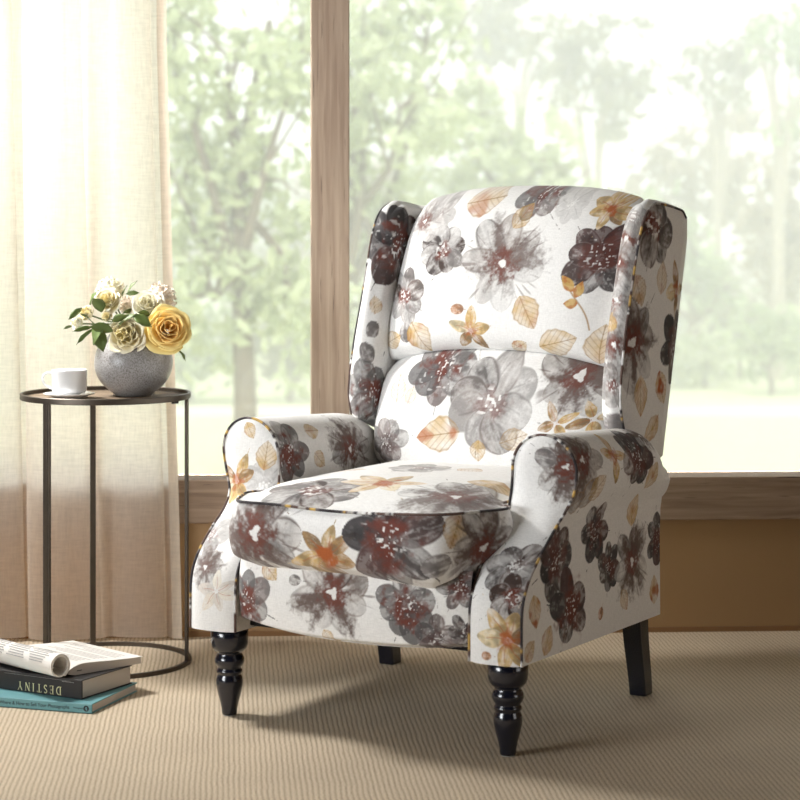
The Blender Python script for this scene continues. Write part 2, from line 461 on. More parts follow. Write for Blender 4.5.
def upholstery(name, panels, mat, parent, weld=True):
    V = []; F = []; COL = []; off = 0
    for p in panels:
        V.append(p['P']); F.append(gfaces(*p['n'], off, p.get('flip', False))); off += len(p['P'])
        COL.append(paint_patch(p['key'], p['UV']))
        PATCHES.append((name, p['key'], p['P'], p['UV'], parent))
    V = np.concatenate(V); F = np.concatenate(F); COL = np.concatenate(COL)
    o = mesh_obj(name, V, F, mat, parent)
    at = o.data.attributes.new('print', 'FLOAT_COLOR', 'POINT')
    at.data.foreach_set('color', np.concatenate([COL, np.ones((len(COL), 1))], 1).astype(np.float32).ravel())
    return o

PIPE_PAL = [CHAR, GREY, GOLD, BROWN, LGREY, CHAR*1.3, CREAM*.9, BROWN]
def piping(name, paths, parent, r=.0027, seed=1):
    mb = MB(); cols = []
    for k, (pts, closed) in enumerate(paths):
        P = smooth_path(pts, .004, closed)
        mb.tube(P, r, 8, closed)
        L = np.arange(len(P))*.004
        t = fbm(L/.07, L*0+k*3.3, seed, 2)*2.4-.7
        idx = np.clip(np.floor(t*8), 0, 7).astype(int)
        cc = np.array([PIPE_PAL[i] for i in idx])*(.75+.5*vnoise(L/.006, L*0, seed+2))[:, None]
        cols.append(np.repeat(np.clip(cc, 0, .9), 8, 0))
    o = mb.build(name, M['fabric'], parent)
    cc = np.concatenate(cols)
    at = o.data.attributes.new('print', 'FLOAT_COLOR', 'POINT')
    at.data.foreach_set('color', np.concatenate([cc, np.ones((len(cc), 1))], 1).astype(np.float32).ravel())
    return o

def ns(L, sp=None): return max(3, int(L/(sp or SP))+1)

# ------------------------------------------------------------------ materials
M = {}
def nmat(name):
    m = bpy.data.materials.new(name); m.use_nodes = True
    nt = m.node_tree; b = nt.nodes['Principled BSDF']
    return m, nt, b
def simple(name, col, rough=.5, metal=0, bump=0, bscale=200, spec=None, var=0, vscale=20, coat=0):
    m, nt, b = nmat(name); N = nt.nodes; L = nt.links
    b.inputs['Base Color'].default_value = (*col, 1); b.inputs['Roughness'].default_value = rough; b.inputs['Metallic'].default_value = metal
    if spec is not None: b.inputs['Specular IOR Level'].default_value = spec
    if coat: b.inputs['Coat Weight'].default_value = coat; b.inputs['Coat Roughness'].default_value = .08
    tc = N.new('ShaderNodeTexCoord')
    if bump:
        nz = N.new('ShaderNodeTexNoise'); nz.inputs['Scale'].default_value = bscale; nz.inputs['Detail'].default_value = 4
        bp = N.new('ShaderNodeBump'); bp.inputs['Strength'].default_value = bump; bp.inputs['Distance'].default_value = .002
        L.new(tc.outputs['Object'], nz.inputs['Vector']); L.new(nz.outputs['Fac'], bp.inputs['Height']); L.new(bp.outputs['Normal'], b.inputs['Normal'])
    if var:
        nz = N.new('ShaderNodeTexNoise'); nz.inputs['Scale'].default_value = vscale; nz.inputs['Detail'].default_value = 5
        L.new(tc.outputs['Object'], nz.inputs['Vector'])
        mx = N.new('ShaderNodeMix'); mx.data_type = 'RGBA'
        mx.inputs[6].default_value = (*[c*(1-var) for c in col], 1); mx.inputs[7].default_value = (*[min(1, c*(1+var)) for c in col], 1)
        L.new(nz.outputs['Fac'], mx.inputs[0]); L.new(mx.outputs[2], b.inputs['Base Color'])
    M[name] = m
    return m

def mk_fabric():
    m, nt, b = nmat('fabric'); N = nt.nodes; L = nt.links
    at = N.new('ShaderNodeAttribute'); at.attribute_name = 'print'
    tc = N.new('ShaderNodeTexCoord')
    nz = N.new('ShaderNodeTexNoise'); nz.inputs['Scale'].default_value = 420; nz.inputs['Detail'].default_value = 2
    mp = N.new('ShaderNodeMapping'); mp.inputs['Scale'].default_value = (1, 1, .25)
    L.new(tc.outputs['Object'], mp.inputs['Vector']); L.new(mp.outputs['Vector'], nz.inputs['Vector'])
    mp2 = N.new('ShaderNodeMapping'); mp2.inputs['Scale'].default_value = (.25, .25, 1)
    nz2 = N.new('ShaderNodeTexNoise'); nz2.inputs['Scale'].default_value = 420; nz2.inputs['Detail'].default_value = 2
    L.new(tc.outputs['Object'], mp2.inputs['Vector']); L.new(mp2.outputs['Vector'], nz2.inputs['Vector'])
    ad = N.new('ShaderNodeMath'); ad.operation = 'ADD'; L.new(nz.outputs['Fac'], ad.inputs[0]); L.new(nz2.outputs['Fac'], ad.inputs[1])
    mr = N.new('ShaderNodeMapRange'); mr.inputs['From Min'].default_value = .7; mr.inputs['From Max'].default_value = 1.3
    mr.inputs['To Min'].default_value = .92; mr.inputs['To Max'].default_value = 1.05
    L.new(ad.outputs[0], mr.inputs['Value'])
    mx = N.new('ShaderNodeVectorMath'); mx.operation = 'SCALE'
    L.new(at.outputs['Color'], mx.inputs[0]); L.new(mr.outputs['Result'], mx.inputs['Scale']); L.new(mx.outputs['Vector'], b.inputs['Base Color'])
    bp = N.new('ShaderNodeBump'); bp.inputs['Strength'].default_value = .35; bp.inputs['Distance'].default_value = .0012
    L.new(ad.outputs[0], bp.inputs['Height']); L.new(bp.outputs['Normal'], b.inputs['Normal'])
    b.inputs['Roughness'].default_value = .9; b.inputs['Specular IOR Level'].default_value = .15
    b.inputs['Sheen Weight'].default_value = .15; b.inputs['Sheen Roughness'].default_value = .5
    M['fabric'] = m

def mk_wood(name, c1, c2, axis='Z', scale=6, rough=.7, specks=True):
    m, nt, b = nmat(name); N = nt.nodes; L = nt.links
    tc = N.new('ShaderNodeTexCoord'); mp = N.new('ShaderNodeMapping')
    s = {'X': (.6, 14, 14), 'Y': (14, .6, 14), 'Z': (14, 14, .6)}[axis]; mp.inputs['Scale'].default_value = s
    L.new(tc.outputs['Object'], mp.inputs['Vector'])
    nz = N.new('ShaderNodeTexNoise'); nz.inputs['Scale'].default_value = scale; nz.inputs['Detail'].default_value = 8; nz.inputs['Distortion'].default_value = .6
    L.new(mp.outputs['Vector'], nz.inputs['Vector'])
    cr = N.new('ShaderNodeValToRGB'); cr.color_ramp.elements[0].color = (*c1, 1); cr.color_ramp.elements[1].color = (*c2, 1)
    cr.color_ramp.elements[0].position = .33; cr.color_ramp.elements[1].position = .68
    L.new(nz.outputs['Fac'], cr.inputs['Fac'])
    out = cr.outputs['Color']
    if specks:
        n2 = N.new('ShaderNodeTexNoise'); n2.inputs['Scale'].default_value = scale*2.2; n2.inputs['Detail'].default_value = 2
        L.new(mp.outputs['Vector'], n2.inputs['Vector'])
        r2 = N.new('ShaderNodeValToRGB'); r2.color_ramp.elements[0].position = .66; r2.color_ramp.elements[1].position = .72
        L.new(n2.outputs['Fac'], r2.inputs['Fac'])
        mx = N.new('ShaderNodeMix'); mx.data_type = 'RGBA'; mx.inputs[7].default_value = (*[c*.55 for c in c1], 1)
        L.new(r2.outputs['Color'], mx.inputs[0]); L.new(out, mx.inputs[6]); out = mx.outputs[2]
    L.new(out, b.inputs['Base Color']); b.inputs['Roughness'].default_value = rough
    bp = N.new('ShaderNodeBump'); bp.inputs['Strength'].default_value = .4; bp.inputs['Distance'].default_value = .002
    L.new(nz.outputs['Fac'], bp.inputs['Height']); L.new(bp.outputs['Normal'], b.inputs['Normal'])
    M[name] = m

def mk_carpet():
    m, nt, b = nmat('carpet'); N = nt.nodes; L = nt.links
    tc = N.new('ShaderNodeTexCoord'); mp = N.new('ShaderNodeMapping'); mp.inputs['Rotation'].default_value = (0, 0, math.radians(-4.5))
    L.new(tc.outputs['Object'], mp.inputs['Vector'])
    sx = N.new('ShaderNodeSeparateXYZ'); L.new(mp.outputs['Vector'], sx.inputs[0])
    wob = N.new('ShaderNodeTexNoise'); wob.inputs['Scale'].default_value = 9; wob.inputs['Detail'].default_value = 2
    L.new(mp.outputs['Vector'], wob.inputs['Vector'])
    def mth(op, a, bb):
        n = N.new('ShaderNodeMath'); n.operation = op
        for i, x in enumerate((a, bb)):
            if x is None: continue
            if isinstance(x, (int, float)): n.inputs[i].default_value = x
            else: L.new(x, n.inputs[i])
        return n.outputs[0]
    xx = mth('ADD', sx.outputs['X'], mth('MULTIPLY', wob.outputs['Fac'], .007))
    ph = mth('MULTIPLY', xx, 2*PI/.0098)
    rib = mth('ABSOLUTE', mth('SINE', mth('MULTIPLY', ph, .5), None), None)
    # beads along each rib, shifted from rib to rib
    col_i = mth('FLOOR', mth('DIVIDE', ph, 2*PI), None)
    yy = mth('ADD', sx.outputs['Y'], mth('MULTIPLY', mth('SINE', mth('MULTIPLY', col_i, 12.9), None), .01))
    bead = mth('ABSOLUTE', mth('SINE', mth('MULTIPLY', yy, PI/.0085), None), None)
    h = mth('MULTIPLY', mth('ADD', mth('MULTIPLY', rib, .8), .12), mth('ADD', mth('MULTIPLY', bead, .45), .5))
    nz = N.new('ShaderNodeTexNoise'); nz.inputs['Scale'].default_value = 260; nz.inputs['Detail'].default_value = 3
    L.new(mp.outputs['Vector'], nz.inputs['Vector'])
    h2 = mth('ADD', h, mth('MULTIPLY', mth('SUBTRACT', nz.outputs['Fac'], .32), 1.9))
    cr = N.new('ShaderNodeValToRGB'); e = cr.color_ramp.elements
    e[0].position = .12; e[0].color = (*srgb(156, 138, 116), 1); e[1].position = 1.0; e[1].color = (*srgb(220, 204, 180), 1)
    L.new(mth('MULTIPLY', h2, .8), cr.inputs['Fac'])
    big = N.new('ShaderNodeTexNoise'); big.inputs['Scale'].default_value = 5; big.inputs['Detail'].default_value = 4
    L.new(tc.outputs['Object'], big.inputs['Vector'])
    mr = N.new('ShaderNodeMapRange'); mr.inputs['To Min'].default_value = .88; mr.inputs['To Max'].default_value = 1.1; L.new(big.outputs['Fac'], mr.inputs['Value'])
    mx = N.new('ShaderNodeVectorMath'); mx.operation = 'SCALE'; L.new(cr.outputs['Color'], mx.inputs[0]); L.new(mr.outputs['Result'], mx.inputs['Scale'])
    L.new(mx.outputs['Vector'], b.inputs['Base Color']); b.inputs['Roughness'].default_value = .95; b.inputs['Specular IOR Level'].default_value = .1
    bp = N.new('ShaderNodeBump'); bp.inputs['Strength'].default_value = .45; bp.inputs['Distance'].default_value = .0016
    L.new(h2, bp.inputs['Height']); L.new(bp.outputs['Normal'], b.inputs['Normal'])
    M['carpet'] = m

def mk_curtain(name, col, trans):
    m, nt, b = nmat(name); N = nt.nodes; L = nt.links
    tc = N.new('ShaderNodeTexCoord')
    outs = []
    for s in ((1, 1, .12), (.12, .12, 1)):
        mp = N.new('ShaderNodeMapping'); mp.inputs['Scale'].default_value = s; L.new(tc.outputs['Object'], mp.inputs['Vector'])
        nz = N.new('ShaderNodeTexNoise'); nz.inputs['Scale'].default_value = 260; nz.inputs['Detail'].default_value = 3; L.new(mp.outputs['Vector'], nz.inputs['Vector'])
        outs.append(nz.outputs['Fac'])
    ad = N.new('ShaderNodeMath'); ad.operation = 'ADD'; L.new(outs[0], ad.inputs[0]); L.new(outs[1], ad.inputs[1])
    mr = N.new('ShaderNodeMapRange'); mr.inputs['From Min'].default_value = .7; mr.inputs['From Max'].default_value = 1.3
    mr.inputs['To Min'].default_value = .88; mr.inputs['To Max'].default_value = 1.03; L.new(ad.outputs[0], mr.inputs['Value'])
    sc = N.new('ShaderNodeVectorMath'); sc.operation = 'SCALE'; sc.inputs[0].default_value = col; L.new(mr.outputs['Result'], sc.inputs['Scale'])
    df = N.new('ShaderNodeBsdfDiffuse'); tl = N.new('ShaderNodeBsdfTranslucent'); mx = N.new('ShaderNodeMixShader'); mx.inputs[0].default_value = trans
    L.new(sc.outputs['Vector'], df.inputs['Color']); L.new(sc.outputs['Vector'], tl.inputs['Color'])
    L.new(df.outputs[0], mx.inputs[1]); L.new(tl.outputs[0], mx.inputs[2])
    L.new(mx.outputs[0], N['Material Output'].inputs['Surface'])
    M[name] = m

def mk_leafmat(name, c1, c2, trans=.4):
    m, nt, b = nmat(name); N = nt.nodes; L = nt.links
    g = N.new('ShaderNodeNewGeometry'); tc = N.new('ShaderNodeTexCoord')
    nz = N.new('ShaderNodeTexNoise'); nz.inputs['Scale'].default_value = .9; nz.inputs['Detail'].default_value = 3; L.new(tc.outputs['Object'], nz.inputs['Vector'])
    ad = N.new('ShaderNodeMath'); ad.operation = 'ADD'; L.new(g.outputs['Random Per Island'], ad.inputs[0]); L.new(nz.outputs['Fac'], ad.inputs[1])
    hf = N.new('ShaderNodeMath'); hf.operation = 'MULTIPLY'; hf.inputs[1].default_value = .5; L.new(ad.outputs[0], hf.inputs[0])
    mx = N.new('ShaderNodeMix'); mx.data_type = 'RGBA'; mx.inputs[6].default_value = (*c1, 1); mx.inputs[7].default_value = (*c2, 1); L.new(hf.outputs[0], mx.inputs[0])
    df = N.new('ShaderNodeBsdfDiffuse'); tl = N.new('ShaderNodeBsdfTranslucent'); ms = N.new('ShaderNodeMixShader'); ms.inputs[0].default_value = trans
    L.new(mx.outputs[2], df.inputs['Color']); L.new(mx.outputs[2], tl.inputs['Color']); L.new(df.outputs[0], ms.inputs[1]); L.new(tl.outputs[0], ms.inputs[2])
    L.new(ms.outputs[0], N['Material Output'].inputs['Surface'])
    M[name] = m

def mk_glass():
    m, nt, b = nmat('window_glass'); N = nt.nodes; L = nt.links
    t = N.new('ShaderNodeBsdfTransparent'); g = N.new('ShaderNodeBsdfGlossy'); g.inputs['Roughness'].default_value = .0
    t.inputs['Color'].default_value = (.97, .985, .975, 1)
    fr = N.new('ShaderNodeFresnel'); fr.inputs['IOR'].default_value = 1.3; mx = N.new('ShaderNodeMixShader')
    L.new(fr.outputs[0], mx.inputs[0]); L.new(t.outputs[0], mx.inputs[1]); L.new(g.outputs[0], mx.inputs[2]); L.new(mx.outputs[0], N['Material Output'].inputs['Surface'])
    M['window_glass'] = m

mk_fabric(); mk_carpet(); mk_glass()
mk_wood('sill_wood', srgb(140, 117, 98), srgb(178, 154, 132), 'X')
mk_wood('post_wood', srgb(156, 134, 116), srgb(184, 164, 144), 'Z')
mk_wood('tray_wood', srgb(104, 88, 72), srgb(150, 130, 108), 'X', 5)
mk_curtain('curtain_cloth', srgb(254, 247, 238), .8)
mk_curtain('hem_cloth', srgb(228, 214, 196), .3)
simple('wall_paint', srgb(170, 138, 100), .85, bump=.15, bscale=60, var=.06, vscale=3)
simple('ceiling_paint', srgb(138, 128, 116), .9)
simple('baseboard_paint', srgb(140, 104, 68), .6)
simple('lacquer', srgb(16, 20, 34), .22, coat=.6)
simple('iron', srgb(88, 80, 72), .42, metal=.75, var=.15, vscale=60, bump=.1, bscale=300)
simple('iron_dark', srgb(45, 42, 40), .5, metal=.5)
simple('porcelain', srgb(238, 238, 238), .12, coat=.4)
simple('paper', srgb(232, 228, 222), .8)
simple('page_edge', srgb(196, 186, 176), .85, bump=.3, bscale=900)
simple('cover_black', srgb(38, 35, 36), .45)
simple('cover_teal', srgb(104, 156, 162), .5, var=.05)
simple('ink_cream', srgb(228, 222, 170), .6)
simple('ink_dark', srgb(28, 36, 44), .6)
simple('ink_grey', srgb(165, 162, 160), .7)
simple('glide', srgb(190, 190, 185), .4)
simple('dust_cloth', srgb(30, 30, 32), .9)
simple('stem_green', srgb(82, 98, 46), .6)
simple('bark', srgb(120, 104, 88), .9, var=.2, vscale=8)
simple('bark_pale', srgb(168, 156, 140), .9, var=.2, vscale=8)
simple('lawn_grass', srgb(190, 194, 154), .95, var=.12, vscale=.35)
simple('gravel', srgb(206, 200, 186), .95, var=.08, vscale=5)
simple('outside_wall', srgb(190, 180, 165), .9)
def mk_vase():
    m, nt, b = nmat('speckled_glaze'); N = nt.nodes; L = nt.links
    tc = N.new('ShaderNodeTexCoord'); v = N.new('ShaderNodeTexNoise'); v.inputs['Scale'].default_value = 420; v.inputs['Detail'].default_value = 2
    L.new(tc.outputs['Object'], v.inputs['Vector'])
    cr = N.new('ShaderNodeValToRGB'); e = cr.color_ramp.elements; e[0].position = .36; e[0].color = (*srgb(118, 112, 108), 1); e[1].position = .56; e[1].color = (*srgb(166, 164, 163), 1)
    L.new(v.outputs['Fac'], cr.inputs['Fac']); L.new(cr.outputs['Color'], b.inputs['Base Color']); b.inputs['Roughness'].default_value = .35
    M['speckled_glaze'] = m
mk_vase()
def mk_petalmat(name, c1, c2):
    m, nt, b = nmat(name); N = nt.nodes; L = nt.links
    at = N.new('ShaderNodeAttribute'); at.attribute_name = 'depth'
    mx = N.new('ShaderNodeMix'); mx.data_type = 'RGBA'; mx.inputs[6].default_value = (*c1, 1); mx.inputs[7].default_value = (*c2, 1)
    L.new(at.outputs['Fac'], mx.inputs[0]); L.new(mx.outputs[2], b.inputs['Base Color']); b.inputs['Roughness'].default_value = .7
    b.inputs['Subsurface Weight'].default_value = 0
    M[name] = m
mk_petalmat('petal_yellow', srgb(240, 182, 88), srgb(255, 234, 158))
mk_petalmat('petal_cream', srgb(232, 214, 140), srgb(252, 245, 222))
mk_petalmat('petal_white', srgb(240, 232, 190), srgb(253, 249, 238))
mk_petalmat('petal_blush', srgb(226, 206, 184), srgb(248, 240, 228))
simple('leaf_green', srgb(96, 114, 58), .5, var=.35, vscale=60)

# ------------------------------------------------------------------ the room
RW = math.radians(3.0)
def wall_local(o):  # the window wall is turned a little against the view
    o.rotation_euler = (0, 0, RW); o.location = (0, 5.175, 0); return o
WX0, WX1, WZ0, WZ1 = -1.75, 1.75, .37, 2.35      # window opening, in wall coordinates
TH = .16
bm = bmesh.new()
add_box(bm, -2.8, WX0, 0, TH, -1.3, 2.62); add_box(bm, WX1, 3.0, 0, TH, -1.3, 2.62)
add_box(bm, WX0, WX1, 0, TH, -1.3, WZ0-.02); add_box(bm, WX0, WX1, 0, TH, WZ1, 2.62)
wall_local(struct(bm_obj('wall_back', bm, M['wall_paint'])))
# sill board, posts and head of the window wall
wall_local(struct(box('trim_1', WX0, WX1, -.012, .10, .272, .376, M['sill_wood'], bev=.002)))
wall_local(struct(box('trim_2', -.214, -.122, -.010, .12, .376, WZ1, M['post_wood'], bev=.002)))
wall_local(struct(box('trim_3', 1.36, 1.45, -.010, .12, .376, WZ1, M['post_wood'], bev=.002)))
wall_local(struct(box('trim_4', WX0, WX1, -.012, .12, WZ1, WZ1+.09, M['sill_wood'], bev=.002)))
wall_local(struct(box('baseboard_back', -2.7, 2.8, -.006, 0, 0, .012, M['baseboard_paint'])))
# glass panes
for k, (a, b_) in enumerate(((WX0+.02, -.214), (-.122, 1.36), (1.45, WX1-.02))):
    wall_local(struct(box('window_%d' % (k+1), a, b_, .085, .091, .374, WZ1, M['window_glass'])))
struct(box('floor', -2.8, 3.0, -1.6, 5.36, -.06, 0, M['carpet']))
struct(box('ceiling', -2.8, 3.0, -1.6, 5.5, 2.6, 2.7, M['ceiling_paint']))
bm = bmesh.new()
add_box(bm, -2.72, -2.6, -1.6, 2.0, -.06, 2.6); add_box(bm, -2.72, -2.6, 3.3, 5.02, -.06, 2.6)
add_box(bm, -2.72, -2.6, 2.0, 3.3, -.06, .6); add_box(bm, -2.72, -2.6, 2.0, 3.3, 2.1, 2.6)
struct(bm_obj('wall_left', bm, M['ceiling_paint']))
struct(box('wall_front', -2.8, 3.0, -1.72, -1.6, -.06, 2.6, M['ceiling_paint']))
struct(box('wall_right', 2.85, 2.97, -1.6, 5.3, -.06, 2.6, M['wall_paint']))

# ------------------------------------------------------------------ the armchair
chair = thing('wingback_armchair', 'white wingback armchair with grey, maroon and gold floral fabric and black legs', 'armchair', (.085, 4.426, 0), -math.radians(31))
FAB = M['fabric']

# front line of the arms, as a function of height
_z = np.array([.16, .26, .29, .31, .34, .36, .385, .40, .44, .48, .52, .60]); _y = np.array([-.35, -.35, -.346, -.337, -.315, -.291, -.262, -.238, -.198, -.189, -.190, -.197])
def yf(z): return np.interp(z, _z, _y)
_zz = np.linspace(.16, .60, 200); _yy = np.interp(_zz, _z, _y)
_k = np.ones(13)/13; _yy = np.convolve(np.pad(_yy, 6, 'edge'), _k, 'valid')
def yf(z): return np.interp(z, _zz, _yy)

def arm_section(n):
    """outer and inner halves from the bottom to the crown: returns lists of (x,z), matched by height"""
    t = np.linspace(0, 1, n)
    # straight part up to z=.52 then elliptic crown
    L1 = .34; L2 = PI/2*.068; Lt = L1+L2; s = t*Lt
    zo = np.where(s < L1, .18+s, .52+.070*np.sin(np.clip((s-L1)/L2, 0, 1)*PI/2))
    cr = np.cos(np.clip((s-L1)/L2, 0, 1)*PI/2)
    xo_s = np.interp(zo, [.18, .34, .40, .425, .45, .475, .50, .52], [.372, .371, .3725, .376, .386, .397, .403, .405])
    xi_s = np.interp(zo, [.18, .40, .46, .50, .52], [.262, .262, .264, .267, .268])
    xc = .3365
    xo = np.where(s < L1, xo_s, xc+.0685*cr); xi = np.where(s < L1, xi_s, xc-.0685*cr)
    return xo, xi, zo, s

def make_arm(s):
    nm = 'right' if s > 0 else 'left'
    n = ns(.45)
    xo, xi, z, arc = arm_section(n)
    X = np.concatenate([xo, xi[::-1][1:]]); Z = np.concatenate([z, z[::-1][1:]])
    A = np.concatenate([arc, 2*arc[-1]-arc[::-1][1:]])
    m = ns(.58); j = np.linspace(0, 1, m)
    Yf = yf(Z); yb = (.264+.036*np.clip(1-((Z-.50)/.075)**2, 0, 1)**.6+.0*Z)[:, None]
    Y = Yf[:, None]*(1-j)[None]+yb*j[None]
    Xg = np.repeat(X[:, None], m, 1); Zg = np.repeat(Z[:, None], m, 1)
    # crown drops a little to the rear and rounds off at its end
    back = sst(.10, .295, Y)
    crown = sst(.42, .52, Zg)
    Zg = Zg-crown*(.022*np.clip((Y+.19)/.45, 0, 1)+.055*back**2.2*sst(.44, .59, Zg))
    out = np.where(Xg > .3365, 1, 0)*crown
    Xg = Xg-out*.03*back**3
    # soft fullness of the roll
    Xg = Xg+np.where(Xg > .3365, 1, -1)*.003*crown*np.sin(PI*np.clip((Y+.19)/.48, 0, 1))
    P = np.stack([Xg*s-(.007 if s < 0 else 0), Y, Zg], -1)
    UV = np.stack([Y, np.repeat(A[:, None], m, 1)], -1)
    # cut inner hidden part to coarse? keep: needed for the inner view
    pans = [panel(P, 'arm_'+nm, UV)]
    pans[0]['flip'] = s < 0
    # rear cap
    k = n; iL = np.arange(k); iR = len(X)-1-iL
    a = np.linspace(0, 1, 6)[None, :, None]
    cap = P[iL, -1][:, None]*(1-a)+P[iR, -1][:, None]*a
    cap[..., 1] += .012*(1-(2*a[..., 0]-1)**4)
    pc = panel(cap, 'armcap_'+nm, 'xz'); pc['flip'] = s < 0; pans.append(pc)
    o1 = upholstery('armrest', pans, FAB, chair)
    # front panel
    w = ns(.13); a = np.linspace(0, 1, w)[None, :, None]
    FL = P[iL, 0][:, None]; FR = P[iR, 0][:, None]
    FP = FL*(1-a)+FR*a
    puff = (1-np.abs(2*a[..., 0]-1)**3.0)
    vz = np.linspace(0, 1, k)[:, None]
    puff = puff*np.minimum(1, (1-vz**8))
    FP[..., 1] -= .014*puff
    # arc length down the S curve
    ds = np.r_[0, np.cumsum(np.hypot(np.diff(P[iL, 0][:, 1]), np.diff(P[iL, 0][:, 2])))]+.18
    UVf = np.stack([FP[..., 0], np.repeat(ds[:, None], w, 1)], -1)
    pf = panel(FP, 'armfront_'+nm, UVf); pf['flip'] = s < 0
    upholstery('arm_front_panel', [pf], FAB, chair)
    # piping round the front panel
    idx = list(range(0, len(X), 8))
    pts = [tuple(P[i, 0]+np.array([0, -.002, 0])) for i in idx]
    if idx[-1] != len(X)-1: pts.append(tuple(P[-1, 0]+np.array([0, -.002, 0])))
    piping('piping', [(pts, False)], chair, seed=3 if s > 0 else 8)
    # side panel seam piping under the roll is not corded: a thin welt only
    return P
PR = make_arm(1); PL = make_arm(-1)

# apron (footrest face) between the arms
nx, nz_ = ns(.52), ns(.17)
x = np.linspace(-.262, .262, nx)[:, None]; t = np.linspace(0, 1, nz_)[None]
zb = .184+.017*(x/.262)**2
zt = .345+0*x
Zg = zb+(zt-zb)*t
Yg = -.338-.026*(1-np.abs(x/.262)**4)*np.ones_like(t)-.010*np.sin(PI*t)
Yg = Yg+.03*sst(.10, 0, t)**2
Xg = np.repeat(x, nz_, 1)
P = np.stack([Xg, Yg, Zg], -1)
x2 = np.linspace(-.262, .262, 30)[:, None]; t2 = np.linspace(0, 1, 20)[None]
zb2 = .184+.017*(x2/.262)**2
under = np.stack([np.repeat(x2, 20, 1), (-.334-.026*(1-np.abs(x2/.262)**4)+.026)*(1-t2)+.2*t2-.001, zb2*(1-t2)+.20*t2], -1)
pu = panel(under, 'none', 'xy'); pu['flip'] = True
upholstery('footrest_panel', [panel(P, 'apron', 'xz'), pu], FAB, chair)

# seat cushion: T-shaped outline
half = [(0, -.402), (.06, -.403), (.13, -.404), (.19, -.402), (.228, -.392), (.252, -.368), (.270, -.335), (.290, -.295), (.304, -.262), (.302, -.236), (.285, -.220), (.262, -.205), (.257, -.16), (.257, 0), (.257, .17)]
oh = smooth_path([(a_, b_, 0) for a_, b_ in half], .0025)[:, :2]
def outline(yv):     # half width at a given y (for y behind the front)
    o_ = np.argsort(oh[:, 1]); return np.interp(yv, oh[o_, 1], oh[o_, 0])
def cushion_rows(nrow, ncol):
    # rows run front to back; each row spans the width at that depth
    b_ = np.linspace(0, 1, nrow); y = -.404+(.17+.404)*b_**1.25
    hw = np.array([outline(v) for v in y]); hw[0] = max(hw[0], .12)
    return y, hw
# polar-like grid: outline points blended towards the spine line keeps the front row smooth
no = len(oh); nr = ns(.30)
full = np.concatenate([oh[::-1]*[-1, 1], oh[1:]*[.94, 1]])          # left rear -> front -> right rear
tt = np.linspace(0, 1, nr)[None, :, None]
spine = np.stack([full[:, 0]*.0, np.interp(np.abs(np.linspace(-1, 1, len(full))), [0, .35, 1], [-.20, -.12, .17])], -1)
G = full[:, None]*(1-tt)+spine[:, None]*tt
def cush_z(xx, yy):
    e = (1-np.clip(np.abs(xx)/.30, 0, 1)**3)
    f = sst(-.41, -.12, yy)
    return .448+.026*e*f**.7+.010*e*sst(-.405, -.30, yy)
# fade height to the rim so that the top meets the piping line
rim = sst(0, .22, tt[..., 0])
top_z = .448+(cush_z(G[..., 0], G[..., 1])-.448)*(rim*np.ones(G.shape[:2]))-.010*sst(-.12, -.30, -0+G[..., 0]*1.)*0-.008*sst(.1, .3, -G[..., 0])*(1-rim)
front_dip = .004*np.cos(np.clip(full[:, 0]/.25, -1, 1)*PI)[:, None]*(1-tt[..., 0])
TP = np.concatenate([G, (top_z-front_dip)[..., None]], -1)
pt = panel(TP, 'seat_top', 'xy')
# band
nb = ns(.13); q = np.linspace(0, 1, nb)[None, :]
dirn = np.gradient(full, axis=0); nrm = np.stack([dirn[:, 1], -dirn[:, 0]], -1); nrm /= np.linalg.norm(nrm, axis=1)[:, None]+1e-9
bulge = .017*np.sin(PI*q**.9)-.012*sst(.8, 1, q)*0
BXY = full[:, None]+nrm[:, None]*bulge[..., None]
rb = sst(.72, 1.0, q)**1.6
BXY = BXY-nrm[:, None]*(.045*rb)[..., None]
right = sst(.20, .27, full[:, 0])[:, None]*(full[:, 1] < -.2)[:, None]
BXY[..., 0] -= .040*right*q**1.3
BZ = (TP[:, 0, 2])[:, None]*(1-q)+(.316-.014*sst(0, .25, full[:, 0]))[:, None]*q-.002
BP = np.concatenate([BXY, BZ[..., None]], -1)
arcl = np.r_[0, np.cumsum(np.linalg.norm(np.diff(full, axis=0), axis=1))]; arcl -= arcl[len(arcl)//2]
pb = panel(BP, 'seat_band', np.stack([np.repeat(arcl[:, None], nb, 1), BZ], -1))
bot = BP[:, -1:, :]*np.array([1, 1, 1.]); cen = np.stack([full[:, 0]*0, spine[:, 1], np.full(len(full), .318)], -1)[:, None]
t5 = np.linspace(0, 1, 8)[None, :, None]
pbo = panel(bot*(1-t5)+cen*t5, 'none', 'xy'); pt['flip'] = True; pb['flip'] = False; pbo['flip'] = False
cush = upholstery('seat_cushion', [pt, pb, pbo], FAB, chair)
step = 10
pts = [tuple(TP[i, 0]+np.append(nrm[i]*.001, .001)) for i in range(60, len(full)-60, step)]
piping('piping', [(pts, False)], cush, seed=21)

